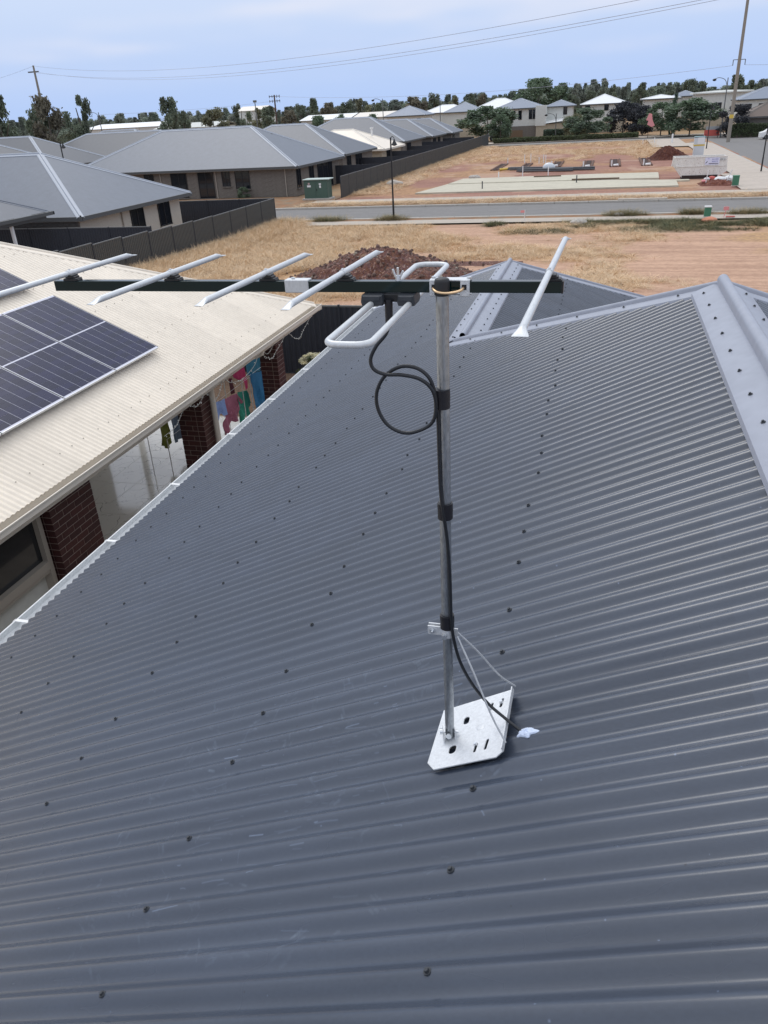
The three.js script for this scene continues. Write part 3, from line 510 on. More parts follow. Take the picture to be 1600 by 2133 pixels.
  mesh('window_frame', [span(-6.14, -6.03, 1.3, 3.1, 6.55, 6.62), span(-6.14, -6.02, 2.17, 2.27, 3.0, 6.55), span(-6.15, -6.04, 2.12, 2.17, 3.0, 6.55), span(-6.14, -6.05, 1.3, 3.1, 4.4, 4.46)], M.frameBeige, w);
  mesh('lower_panel', span(-6.16, -6.14, 1.0, 2.12, 3.0, 6.55), M.renderWhite, w);
  mesh('wall', [span(-18, -6.17, 0.6, top, Dn, 6.66), span(-18, -10.6, 0.6, top, 6.66, 14.2)], M.renderTan, H);
  mesh('rear_panel', span(-6.25, -6.17, 0.6, top, 6.5, 6.66), M.frameBeige, H);
  // downpipe with its bend
  mesh('downpipe', rod(P(-5.87, 3.1, 10.80), P(-5.87, 0.7, 10.80), 0.045, 0.045, 16), M.creamTrim, H);
  mesh('pipe_bend', [tube([P(-5.47, 3.27, 12.05), P(-5.5, 3.20, 12.05), P(-5.62, 3.15, 12.02), P(-5.76, 3.13, 12.0), P(-5.84, 3.06, 12.0)], 0.045, 24, 12)], M.creamTrim, H);
  mesh('patio_post', span(-9.8, -9.7, 0.7, top, 14.3, 14.4), M.creamTrim, H);
  // patio tiles with grey veins
  const tiles = [0, 1, 2, 3, 4].map(s => std(C(0.80, 0.80, 0.78), 0.10, 0, { map: tex(256, (x, y) => { const a = Math.abs(fbm(N1, x * 4 + s * 7, y * 4 + s * 3, 4) - 0.5), b = Math.abs(fbm(N2, x * 3 + s * 5, y * 3, 3) - 0.47); const vein = Math.max(0.18 * sstep(0.016, 0.0, a) * sstep(0.4, 0.7, N3(x * 6 + s, y * 6)), 0.45 * sstep(0.010, 0.0, b) * sstep(0.35, 0.65, N3(x * 5 + 9 + s, y * 5))); return [0.97 - vein, 0.965 - vein, 0.95 - vein]; }, [1 / 1.2, 1 / 1.2]) }));
  const slabU = mesh('patio_slab', span(-10.6, -5.75, 0.60, 0.742, 6.7, 15.3), M.concrete, H);
  const tg = join(rbox(0.596, 0.012, 1.196, 0.002)); tg.userData.done = true;
  for (let a = 0; a < 8; a++) for (let b = 0; b < 7; b++) { const m = mesh('floor_tile', tg, tiles[Math.floor(rnd() * 5)], slabU); m.position.set(-10.28 + a * 0.6, 0.746, -(7.4 + b * 1.2)); }
}
// garden soil behind the patio and the dark boundary fence
struct('garden_soil', sheet(-16, -3.2, 15.3, 18.7, 30, 10, (u, d) => 0.66 + 0.05 * fbm(N1, u * 2, d * 2)), std(C(0.24, 0.15, 0.095), 0.95, 0, { map: mottle(0.9, 0.6), bumpMap: fineBump(1.2), bumpScale: 0.03 }));

// ---------------------------------------------------------------- solar panels
{
  const N = new V3(Math.sin(TH), Math.cos(TH), 0);
  const cellM = [0, 1, 2].map(i => phys(C(0.009 + i * 0.002, 0.011 + i * 0.002, 0.040 + i * 0.008), 0.28, { ior: 1.28 }));
  const backM = phys(C(0.62, 0.62, 0.70), 0.3, { ior: 1.33 }), frameM = std(C(0.70, 0.71, 0.73), 0.35, 0.6), sideM = std(C(0.03, 0.03, 0.035), 0.4);
  const Wd = 1.134, Ln = 1.762, cw = 0.1845, ch = 0.0835;
  const cg = join(box(cw - 0.0070, 0.0012, ch - 0.0016)); cg.userData.done = true;
  const q = new THREE.Quaternion().setFromRotationMatrix(new THREE.Matrix4().makeBasis(new V3(0, 0, 1), N, new V3(0, 0, 1).cross(N)));
  // local axes: x along the eave towards the camera, y out of the roof, z down or up the slope
  const rnd = mulberry(9);
  function panel(uLow, dFar, label) {
    const c = P(uLow - Ln / 2 * Math.cos(TH), CY + (CE - uLow + Ln / 2 * Math.cos(TH)) * T, dFar - Wd / 2).addScaledVector(N, 0.075);
    const t = thing('solar_panel', label, 'solar panel', 'solar panels on the cream roof', c); t.quaternion.copy(q);
    mesh('backsheet', box(Wd - 0.014, 0.004, Ln - 0.02, 0, 0.026, 0), backM, t);
    mesh('frame', [rbox(Wd, 0.030, 0.010, 0.001, 0, 0.016, Ln / 2 - 0.005), rbox(Wd, 0.030, 0.010, 0.001, 0, 0.016, -Ln / 2 + 0.005), rbox(0.005, 0.030, Ln - 0.02, 0.001, Wd / 2 - 0.0025, 0.016, 0)], frameM, t);
    mesh('side_frame', rbox(0.018, 0.028, Ln - 0.02, 0.001, -Wd / 2 - 0.0035, 0.014, 0), sideM, t);
    for (const z of [0.42, -0.42]) mesh('mounting_rail', [box(Wd + 0.06, 0.04, 0.04, 0, -0.022, z), box(0.04, 0.06, 0.04, 0.3, -0.055, z)], sideM, t);
    for (let i = 0; i < 6; i++) for (let j = 0; j < 20; j++) { const m = mesh('cell', cg, cellM[Math.floor(rnd() * 3)], t); m.position.set((i - 2.5) * cw, 0.0290, (j < 10 ? -1 : 1) * 0.011 + (j - 9.5) * ch); }
  }
  const step = Wd + 0.016, names = ['nearest the patio corner', 'second from the patio corner', 'third from the patio corner', 'fourth from the patio corner'];
  for (let k = 0; k < 4; k++) panel(-6.25, 10.05 - k * step, 'lower row solar panel, ' + names[k]);
  for (let k = 0; k < 2; k++) panel(-8.17, 10.07 - k * step, 'upper row solar panel on the cream roof, ' + names[k]);
}

// ---------------------------------------------------------------- washing on the patio
function cloth(outline, uPlane, mat, name, label, folds = 5, hang = 0.03, seed = 1) { // outline in (d, y); gathered sheet with real folds
  const s = new THREE.Shape(outline.map(([d, y]) => new THREE.Vector2(d, y)));
  let g = new THREE.ExtrudeGeometry(s, { depth: 0.004, bevelEnabled: false, curveSegments: 2 });
  // subdivide so that the folds have geometry
  for (let it = 0; it < 3; it++) {
    g = g.index ? g.toNonIndexed() : g; const p = g.attributes.position, v = [];
    for (let i = 0; i < p.count; i += 3) { const a = new V3().fromBufferAttribute(p, i), b = new V3().fromBufferAttribute(p, i + 1), c = new V3().fromBufferAttribute(p, i + 2), ab = a.clone().lerp(b, 0.5), bc = b.clone().lerp(c, 0.5), ca = c.clone().lerp(a, 0.5); for (const q of [a, ab, ca, ab, b, bc, ca, bc, c, ab, bc, ca]) v.push(q.x, q.y, q.z); }
    g = new THREE.BufferGeometry(); g.setAttribute('position', new THREE.Float32BufferAttribute(v, 3));
  }
  const p = g.attributes.position; const top = Math.max(...outline.map(o => o[1]));
  for (let i = 0; i < p.count; i++) { const d = p.getX(i), y = p.getY(i), z = p.getZ(i), k = clamp((top - y) * 3); const off = (Math.sin(d * folds * 6.3 + seed) * 0.5 + Math.sin(d * folds * 11 + y * 7 + seed * 2) * 0.5) * hang * (0.25 + k) + (fbm(N1, d * 5 + seed, y * 5, 3) - 0.5) * hang * 2; p.setXYZ(i, uPlane + off + z, y, -d); }
  g = toCreasedNormals(g, 0.9);
  return solo(name, g, mat, label, 'laundry', 'washing hung on the patio');
}
const fabric = (r, g, b) => std(C(r * 1.45, g * 1.45, b * 1.45), 0.95, 0, { map: mottle(3, 0.78), side: THREE.DoubleSide });
cloth([[12.72, 2.0], [13.17, 1.95], [13.19, 1.62], [13.02, 1.60], [12.95, 1.72], [12.86, 1.70], [12.78, 1.45], [12.66, 1.47]], -6.9, fabric(0.28, 0.40, 0.72), 'hung_shirt', 'light blue shirt hung on the clothes line', 4, 0.025, 1);
cloth([[13.2, 1.92], [13.74, 1.86], [13.90, 1.62], [13.66, 1.52], [13.62, 1.35], [13.5, 1.33], [13.30, 1.50], [13.16, 1.18], [12.98, 1.26], [13.12, 1.62]], -6.9, fabric(0.42, 0.15, 0.22), 'hung_blouse', 'dusty pink top hung between blue and green clothes', 3, 0.05, 2);
cloth([[13.79, 1.86], [14.16, 1.78], [14.34, 1.45], [14.18, 1.40], [14.12, 1.20], [13.95, 1.42], [13.86, 1.10], [13.62, 1.14], [13.76, 1.5]], -6.9, fabric(0.05, 0.33, 0.24), 'hung_blouse', 'green top hung right of the pink one', 4, 0.035, 3);
cloth([[14.66, 2.15], [15.27, 2.15], [15.30, 1.44], [15.18, 1.40], [15.10, 1.70], [14.88, 1.74], [14.66, 1.9]], -7.4, fabric(0.30, 0.02, 0.07), 'hung_towel', 'crimson towel hung under the cream eave', 3, 0.02, 4);
cloth([[15.28, 2.2], [16.14, 2.1], [16.10, 1.58], [15.9, 1.62], [15.34, 1.70]], -7.4, fabric(0.015, 0.10, 0.15), 'hung_towel', 'dark teal towel hung behind the blue trousers', 2, 0.02, 5);
cloth([[14.02, 2.18], [14.66, 2.05], [14.88, 1.50], [14.84, 1.05], [14.62, 1.02], [14.50, 1.55], [14.36, 1.02], [14.12, 1.05], [14.10, 1.5]], -6.7, fabric(0.02, 0.13, 0.26), 'hung_trousers', 'blue trousers hung beside the far brick pier', 3, 0.035, 6);
cloth([[14.44, 1.92], [14.57, 1.90], [14.62, 1.55], [14.45, 1.57]], -7.4, fabric(0.07, 0.01, 0.015), 'hung_strap', 'narrow dark maroon cloth hung left of the crimson towel', 2, 0.01, 7);
cloth([[12.45, 1.75], [12.80, 1.74], [12.84, 1.16], [12.62, 1.05], [12.42, 1.2]], -8.0, fabric(0.14, 0.15, 0.03), 'hung_blouse', 'olive green top hung deep in the patio', 4, 0.04, 8);
cloth([[12.86, 1.74], [13.28, 1.72], [13.24, 1.05], [12.9, 1.06]], -8.0, fabric(0.10, 0.13, 0.17), 'hung_towel', 'grey blue towel beside the olive top', 3, 0.03, 9);
{
  const t = thing('clothes_airer', 'thin wire clothes lines strung under the patio roof', 'clothes line');
  for (const [u, y, d0, d1] of [[-6.9, 1.985, 10.9, 14.4], [-7.4, 2.17, 14.2, 16.2], [-6.7, 2.14, 13.6, 15.1], [-8.0, 1.745, 12.0, 14.2]]) mesh('line', rod(P(u, y + 0.02, d0), P(u, y, d1), 0.003, 0.003, 5), M.white, t);
  for (const [u, y, d] of [[-6.9, 2.0, 10.9], [-6.9, 1.985, 14.4], [-7.4, 2.19, 14.2], [-6.7, 2.16, 13.6], [-8.0, 1.76, 12.0], [-8.0, 1.745, 14.2], [-7.4, 2.17, 16.2], [-6.7, 2.14, 15.1]]) mesh('stand_leg', rod(P(u, 0.75, d), P(u, y, d), 0.008, 0.008, 6), M.white, t);
}
{ // unlit fairy lights looped under the gutter
  const t = thing('fairy_lights', 'unlit string of clear fairy lights looped under the cream gutter', 'fairy lights');
  const pts = [[3.07, 8.62], [3.11, 8.88], [3.20, 9.15], [3.27, 9.31], [3.17, 9.51], [3.20, 9.72], [3.28, 9.88], [3.18, 10.0], [3.04, 10.1], [3.14, 10.3], [3.27, 10.49], [3.14, 10.72], [3.07, 11.01], [3.05, 11.37], [3.15, 11.66], [3.28, 11.94], [3.14, 12.15], [3.04, 12.36], [3.07, 12.6], [3.16, 12.9], [3.28, 13.18], [3.20, 13.4], [3.06, 13.61], [3.03, 13.80], [3.08, 14.1], [3.27, 14.5]].map(([y, d]) => P(-5.47 - 0.02 * Math.sin(d * 9), y - 0.02, d));
  const cv = new THREE.CatmullRomCurve3(pts); mesh('wire', new THREE.TubeGeometry(cv, 260, 0.0042, 6), std(C(0.5, 0.5, 0.46), 0.5), t);
  const pts2 = [[3.27, 12.02], [3.17, 12.2], [3.2, 12.4], [3.28, 12.54]].map(([y, d]) => P(-5.45, y - 0.02, d)); mesh('wire', tube(pts2, 0.0042, 50, 6), std(C(0.5, 0.5, 0.46), 0.5), t);
  const bulb = join([new THREE.SphereGeometry(0.010, 6, 5).scale(0.7, 1.5, 0.7)]); bulb.userData.done = true; const bm = std(C(0.78, 0.78, 0.74), 0.25), rnd = mulberry(3);
  for (let i = 0; i < 90; i++) { const p = cv.getPoint((i + 0.5) / 90), m = mesh('bulb', bulb, bm, t); m.position.copy(p).add(new V3((rnd() - 0.5) * 0.02, (rnd() - 0.5) * 0.05, (rnd() - 0.5) * 0.04)); m.rotation.set(rnd() * 3, rnd() * 3, rnd() * 3); }
}

// ---------------------------------------------------------------- metal panel fences
const ribProfile = (w, h) => { // trapezoid ribbed sheet, one bay
  const v = [], ix = [], uv = []; const xs = []; const pit = 0.155; let x = 0; while (x < w - 0.001) { for (const [o, z] of [[0, 0], [0.055, 0], [0.075, 0.022], [0.13, 0.022]]) if (x + o < w) xs.push([x + o, z]); x += pit; } xs.push([w, 0]);
  xs.forEach(([a, z]) => { for (const y of [0, h]) { v.push(a - w / 2, y, z); uv.push(a, y); } }); for (let i = 0; i < xs.length - 1; i++) ix.push(2 * i, 2 * i + 2, 2 * i + 1, 2 * i + 1, 2 * i + 2, 2 * i + 3);
  return toCreasedNormals(quads(v, ix, uv), 0.3);
};
const bayGeo = {};
function fence(name, label, u0, d0, u1, d1, mat, h = 1.8, bay = 2.38, gf = gy, railM = M.rail) {
  const t = thing(name, label, 'fence', 'metal panel fences'); const L = Math.hypot(u1 - u0, d1 - d0), n = Math.max(1, Math.round(L / bay)), w = L / n, ang = Math.atan2(d1 - d0, u1 - u0);
  const key = w.toFixed(3) + h; if (!bayGeo[key]) { const g = join(ribProfile(w - 0.05, h - 0.08)); g.userData.done = true; const pg = join(box(0.05, h + 0.04, 0.055, 0, h / 2, 0)); pg.userData.done = true; const rg = join(rbox(w - 0.05, 0.05, 0.045, 0.008)); rg.userData.done = true; bayGeo[key] = [g, pg, rg]; }
  const [g, pg, rg] = bayGeo[key]; let prev = null;
  for (let i = 0; i <= n; i++) {
    const k = i / n, u = lerp(u0, u1, k), d = lerp(d0, d1, k);
    const post = mesh('post', pg, M.fenceNavy, t); post.position.copy(P(u, gf(u, d), d)); post.rotation.y = ang;
    if (i < n) { const um = lerp(u0, u1, (i + 0.5) / n), dm = lerp(d0, d1, (i + 0.5) / n), y = gf(um, dm); const a = mesh('panel', g, mat, t); a.position.copy(P(um, y + 0.04, dm)); a.rotation.y = ang; for (const [yy, m] of [[h - 0.02, railM], [0.03, mat]]) { const r = mesh('rail', rg, m, t); r.position.copy(P(um, y + yy, dm)); r.rotation.y = ang; } }
  }
  return t;
}
fence('boundary_fence', 'dark slate panel fence behind the patio and the foreground roof', -16, 18.9, -1.5, 18.9, M.fenceNavy, 1.85);
fence('side_fence', 'long brown panel fence beside the dry grass, left of the lamp post', -21.9, 22.0, -21.9, 53.2, M.fenceBrown);
fence('cross_fence', 'dark navy panel fence in front of the nearest slate roofed house', -46, 36.85, -21.95, 36.85, M.fenceNavy, 2.0);
fence('cross_fence', 'short dark panel fence closing the yard beside the street corner', -31.5, 52.6, -22.0, 53.1, M.fenceNavy);
fence('side_fence', 'brown panel fence running away behind the green transformer cabinet', -22.6, 70.5, -21.7, 159, M.fenceBrown);
[85.3, 98, 110.8, 123, 136, 148].forEach((d, i) => fence('cross_fence', ['first', 'second', 'third', 'fourth', 'fifth', 'sixth'][i] + ' dark yard fence branching left from the receding brown fence', -34, d, -22.7, d, M.fenceNavy, 1.8, 2.38, gy, M.fenceNavy));

// ---------------------------------------------------------------- houses
function hipHouse(o) { // u0..u1, d0..d1 are the eave lines; ridge along the longer side
  const { u0, u1, d0, d1, yE = 2.6, pitch = 25, oh = 0.5, roofM = M.slate, wallM = M.brickBrown, capM = M.capFar, fasM = M.fascia, y0 = 0 } = o;
  const t = thing(o.name || 'hip_roofed_house', o.label, 'house', o.group, P((u0 + u1) / 2, y0, (d0 + d1) / 2)); const off = t.position.clone().negate(); const mv = g => g.translate(off.x, off.y, off.z);
  const wu = u1 - u0, wd = d1 - d0, hw = Math.min(wu, wd) / 2, tt = Math.tan(pitch * RAD), yR = yE + hw * tt;
  const rA = wu > wd ? P(u0 + hw, yR, (d0 + d1) / 2) : P((u0 + u1) / 2, yR, d0 + hw), rB = wu > wd ? P(u1 - hw, yR, (d0 + d1) / 2) : P((u0 + u1) / 2, yR, d1 - hw);
  const nl = P(u0, yE, d0), nr = P(u1, yE, d0), fr = P(u1, yE, d1), fl = P(u0, yE, d1);
  const faces = wu > wd ? [[nl, nr, rB, rA], [nr, fr, rB], [fr, fl, rA, rB], [fl, nl, rA]] : [[nl, nr, rA], [nr, fr, rB, rA], [fr, fl, rB], [fl, nl, rA, rB]];
  const roof = mesh('roof', faces.map(f => mv(poly(f))), roofM, t);
  const hipS = tt / Math.SQRT2, k = o.cap || 0.2;
  const cs = (n, a, b, s) => { const g = capStrip(a, b, s, k, 0.05, 0.03); mesh(n, mv(g), capM, roof); };
  if (rA.distanceTo(rB) > 0.3) cs('ridge_cap', rA, rB, tt);
  cs('hip_cap', wu > wd ? rB : rA, nr, hipS); cs('hip_cap', rB, fr, hipS); cs('hip_cap', rA, nl, hipS); cs('hip_cap', wu > wd ? rA : rB, fl, hipS);
  mesh('gutter', [span(u0 - 0.06, u1 + 0.06, yE - 0.2, yE + 0.01, d0 - 0.08, d0 + 0.02), span(u0 - 0.06, u1 + 0.06, yE - 0.2, yE + 0.01, d1 - 0.02, d1 + 0.08), span(u1 - 0.02, u1 + 0.08, yE - 0.2, yE + 0.01, d0 + 0.03, d1 - 0.03), span(u0 - 0.08, u0 + 0.02, yE - 0.2, yE + 0.01, d0 + 0.03, d1 - 0.03)].map(mv), fasM, t);
  mesh('soffit', mv(span(u0 + 0.03, u1 - 0.03, yE - 0.22, yE - 0.205, d0 + 0.03, d1 - 0.03)), M.creamTrim, t);
  const wall = mesh('wall', mv(span(u0 + oh, u1 - oh, 0, yE - 0.22, d0 + oh, d1 - oh)), wallM, t);
  for (const [f, a, b, ya, yb, n = 2] of o.win || []) { // f: n near face (a..b = u), r right face (a..b = d)
    const near = f === 'n', s = near ? (x0, x1, y0, y1, i, j) => span(x0, x1, y0, y1, d0 + oh - j, d0 + oh - i) : (x0, x1, y0, y1, i, j) => span(u1 - oh + i, u1 - oh + j, y0, y1, x0, x1);
    const wn = mesh('window', mv(s(a, b, ya, yb, 0.005, 0.03)), M.glassDark, t), fr_ = [s(a - 0.06, b + 0.06, yb, yb + 0.06, 0.004, 0.06), s(a - 0.06, b + 0.06, ya - 0.06, ya, 0.004, 0.09), s(a - 0.06, a, ya, yb, 0.004, 0.06), s(b, b + 0.06, ya, yb, 0.004, 0.06)];
    for (let i = 1; i < n; i++) { const m = lerp(a, b, i / n); fr_.push(s(m - 0.03, m + 0.03, ya, yb, 0.004, 0.055)); }
    mesh('frame', fr_.map(mv), o.frameM || M.blackSteel, wn);
    if (o.sill !== false) mesh('sill', mv(s(a - 0.1, b + 0.1, ya - 0.16, ya - 0.065, 0.004, 0.13)), wallM, wn);
  }
  for (const [f, a] of o.pipes || []) mesh('downpipe', mv(f === 'n' ? rod(P(a, 0, d0 + oh - 0.06), P(a, yE - 0.2, d0 + oh - 0.06), 0.045, 0.045, 8) : rod(P(u1 - oh + 0.06, 0, a), P(u1 - oh + 0.06, yE - 0.2, a), 0.045, 0.045, 8)), o.pipeM || M.frameBeige, t);
  t.userData.mv = undefined; delete t.userData.mv;
  return { t, roof, mv, yR };
}
const HA = hipHouse({ label: 'beige brick house with slate grey hip roof behind the navy fence', u0: -47, u1: -26.3, d0: 37.5, d1: 49.8, oh: 0.6, wallM: M.brickBeige, win: [['r', 43.2, 44.55, 1.0, 2.33], ['r', 46.4, 47.75, 1.0, 2.33], ['n', -40, -37, 0.5, 2.2, 3], ['n', -35, -32.5, 0.5, 2.2, 2]], pipes: [['r', 42.2]] });
mesh('porch_wall', HA.mv(span(-32, -26.86, 0, 2.37, 37.95, 38.1)), M.brickBrown, HA.t);
hipHouse({ label: 'brown brick house with slate grey hip roof behind the transformer cabinet', u0: -51.5, u1: -27.3, d0: 72.7, d1: 87.1, win: [['n', -40.46, -38.9, 0.2, 2.3], ['n', -37.6, -36.1, 0.1, 2.3], ['n', -35.1, -34.4, 1.1, 2.3, 2], ['n', -33.75, -32.4, 0.85, 2.3], ['n', -43.3, -42.4, 0.8, 2.3], ['r', 73.6, 74.6, 0.75, 2.3], ['r', 77.1, 78.3, 0.9, 2.3], ['r', 79.6, 84.1, 0.1, 2.3, 3]], pipes: [['n', -28.75], ['n', -41.6], ['n', -35.8]], capM: M.capFar });
hipHouse({ label: 'dark grey hip roofed house just behind the brown brick one', u0: -46, u1: -28.2, d0: 90.4, d1: 103.9, roofM: M.slateMid, win: [['n', -32.4, -31, 0.4, 2.3], ['r', 92.5, 94, 0.3, 2.3], ['r', 96, 98.5, 0.2, 2.3, 3]] });
hipHouse({ label: 'house with pale cream hip roof between the dark grey roofs', u0: -42, u1: -27.8, d0: 106, d1: 117.5, yE: 2.3, pitch: 22, roofM: M.cream, capM: M.creamTrim, fasM: M.creamTrim, wallM: M.renderTan, win: [['r', 109, 111, 0.4, 2.0]] });
hipHouse({ label: 'grey hip roofed house in the receding row, behind the cream roof', u0: -48, u1: -28.3, d0: 120, d1: 134, roofM: M.slateMid, win: [['n', -31.5, -30, 0.4, 2.2], ['r', 123, 125.5, 0.4, 2.2]] });
hipHouse({ label: 'grey hip roofed house in the receding row, second from its far end', u0: -46, u1: -27.4, d0: 136, d1: 147, roofM: M.slateMid, win: [['r', 138, 140.5, 0.4, 2.2], ['r', 142, 144, 0.4, 2.2]] });
hipHouse({ label: 'last grey hip roofed house at the far end of the fence', u0: -44, u1: -26.5, d0: 149, d1: 159, roofM: M.slateMid, win: [['r', 151, 153, 0.4, 2.2]] });
hipHouse({ label: 'dark roofed house half hidden behind the two nearest slate roofs', u0: -78, u1: -53.5, d0: 66, d1: 80.5, roofM: M.slateDark, yE: 2.6 });
hipHouse({ label: 'dark roofed house with light hips left of the warehouse', u0: -88, u1: -63, d0: 86, d1: 100, roofM: M.slateDark, yE: 2.7 });
hipHouse({ label: 'dark roofed house behind the brown brick house, centre left', u0: -80, u1: -55, d0: 104, d1: 117, roofM: M.slateDark, yE: 2.7 });
hipHouse({ label: 'far dark roof just below the skyline trees at left', u0: -112, u1: -92, d0: 106, d1: 119, roofM: M.slateDark, yE: 2.7 });
hipHouse({ label: 'far dark roof in front of the warehouse and gum tree', u0: -92, u1: -72, d0: 126, d1: 140, roofM: M.slateDark, yE: 2.6 });
hipHouse({ label: 'dark roof of a house left of the nearest slate roof', u0: -74, u1: -49, d0: 46, d1: 60, roofM: M.slateDark, yE: 2.6 });
for (const [u, y, d, l] of [[-33.0, 4.75, 81, 'small flue pipe on the brown brick house roof'], [-36.5, 5.5, 97.5, 'dark flue on the dark grey roof behind the brick house'], [-31.0, 4.3, 112, 'pale round vent on the cream roof in the row'], [-36, 5.4, 127.5, 'dark flue on the grey roof behind the cream one']]) { const t = thing('roof_flue', l, 'flue', 'flues on the far roofs', P(u, y - 0.5, d)); mesh('pipe', new THREE.CylinderGeometry(0.13, 0.13, 0.9, 10).translate(0, 0.35, 0), l.startsWith('pale') ? M.white : M.fascia, t); mesh('cowl', new THREE.CylinderGeometry(0.24, 0.22, 0.2, 12).translate(0, 0.85, 0), l.startsWith('pale') ? M.white : M.fascia, t); }
{ // carport roof with a white post, front left
  const t = thing('lean_to_roof', 'small dark slate roof on a white post at the left edge', 'carport', null, P(-31, 0.2, 37));
  const o = t.position.clone().negate(), mv = g => g.translate(o.x, o.y, o.z);
  mesh('roof', [mv(poly([P(-27.4, 3.0, 28), P(-27.6, 3.0, 36.7), P(-32.6, 5.33, 31.7), P(-32.6, 5.33, 28)])), mv(poly([P(-27.6, 3.0, 36.7), P(-37.6, 3.0, 36.7), P(-32.6, 5.33, 31.7)]))], M.slateMid, t);
  mesh('hip_cap', mv(capStrip(P(-32.6, 5.33, 31.7), P(-27.6, 3.0, 36.7), 0.33, 0.15, 0.03, 0.02)), M.slate, t);
  mesh('fascia', [span(-27.45, -27.3, 2.84, 3.0, 28, 36.8), span(-37.6, -27.3, 2.84, 3.0, 36.72, 36.82)].map(mv), M.fascia, t);
  mesh('post', mv(span(-27.85, -27.72, 0.3, 2.84, 33.9, 34.03)), M.white, t); mesh('beam', mv(span(-28.0, -27.6, 2.66, 2.82, 28, 36.5)), M.fascia, t);
}
// two storey houses across the far road
function twoStorey(o) {
  const h = hipHouse({ name: 'two_storey_house', yE: 5.6, pitch: 20, wallM: M.renderWhite, sill: false, ...o });
  const { u0, u1, d0, d1, oh = 0.5 } = o; if (o.base !== false) mesh('brick_base', h.mv(span(u0 + oh - 0.12, u1 - oh + 0.12, 0, 2.2, d0 + oh - 0.12, d1 - oh + 0.12)), o.baseM || M.renderTan, h.t);
  return h;
}
const H1 = twoStorey({ label: 'white two storey house with blue grey roof, behind the parked truck', baseM: M.brickBrown, u0: -24.4, u1: -14.0, d0: 186, d1: 196, roofM: M.roofBlue, win: [['n', -21.9, -21.4, 3.5, 5.1, 1], ['n', -20.5, -19.9, 3.5, 5.1, 1], ['n', -19.1, -18.5, 3.5, 5.1, 1], ['n', -16.9, -16.3, 3.5, 5.2, 1], ['n', -16.1, -15.6, 3.5, 5.2, 1]] });
mesh('bay', H1.mv(span(-15.5, -13.3, 2.1, 5.9, 185.4, 192)), M.renderWhite, H1.t); mesh('garage', H1.mv(span(-15.3, -9.5, 0, 2.4, 185.6, 192)), M.renderTan, H1.t); mesh('garage_roof', H1.mv(poly([P(-13.4, 2.5, 185.0), P(-9.2, 2.9, 185.0), P(-9.2, 3.9, 192), P(-13.4, 3.4, 192)])), M.roofWhite, H1.t);
mesh('fence_panel', H1.mv(span(-21.5, -17.9, 0, 1.5, 184.2, 184.3)), M.wood, H1.t);
twoStorey({ label: 'pale two storey house with blue grey roof, right of the truck house', u0: -13.8, u1: -7.6, d0: 188, d1: 197, roofM: M.roofBlue, win: [['n', -9.9, -9.2, 4.0, 5.3, 1]] });
twoStorey({ label: 'two storey house with white pyramid roof right of centre', u0: -6.8, u1: 3.2, d0: 194, d1: 204, roofM: M.roofWhite, capM: M.roofWhite, win: [['n', -5.6, -4.7, 4.3, 5.3, 1], ['n', -1.6, -0.8, 4.3, 5.3, 1]] });
twoStorey({ label: 'pale house with light sloping roof behind the dark street trees', u0: 5.8, u1: 13.6, d0: 190, d1: 199, roofM: M.roofWhite, pitch: 10, yE: 6.0, capM: M.roofWhite });
twoStorey({ label: 'pale house with blue grey roof peeping between the dark trees', u0: 12.5, u1: 18, d0: 200, d1: 208, roofM: M.roofBlue, yE: 6.2 });
twoStorey({ label: 'long flat fronted pale building behind the tall pole', u0: 15.5, u1: 26.5, d0: 185, d1: 194, pitch: 3, yE: 6.6, roofM: M.renderWhite, capM: M.renderWhite, fasM: M.renderWhite, win: [['n', 19.6, 20.9, 3.6, 4.7, 2]] });
twoStorey({ label: 'two storey house with blue grey roof at the right edge', u0: 21.8, u1: 32, d0: 169, d1: 179, roofM: M.roofBlue, yE: 5.2, win: [['n', 23.2, 24.2, 3.4, 4.4, 1], ['n', 25.5, 26.6, 3.2, 4.4, 2]] });
hipHouse({ label: 'low brown roofed house at the right edge, behind the hedge', u0: 20.2, u1: 32, d0: 148.5, d1: 158, roofM: std(C(0.16, 0.125, 0.105), 0.8), capM: M.brickBrown, yE: 2.9 });
twoStorey({ label: 'house with blue grey roof left of the white roofs, far centre', u0: -49.5, u1: -40.0, d0: 190, d1: 200, roofM: M.roofBlue, yE: 5.3, pitch: 22, win: [['n', -42, -41.2, 3.6, 4.6, 1]] });
twoStorey({ label: 'house with bright white roof, far centre', u0: -46, u1: -34, d0: 213, d1: 222, roofM: M.roofWhite, capM: M.roofWhite, yE: 5.4 });
twoStorey({ label: 'blue grey roofed house between the two white roofs, far centre', u0: -38.5, u1: -29.5, d0: 203, d1: 212, roofM: M.roofBlue, yE: 5.4, pitch: 24 });
twoStorey({ label: 'large white roofed house behind the bushy tree, far centre', u0: -34, u1: -20, d0: 214, d1: 226, roofM: M.roofWhite, capM: M.roofWhite, yE: 5.4, pitch: 22 });
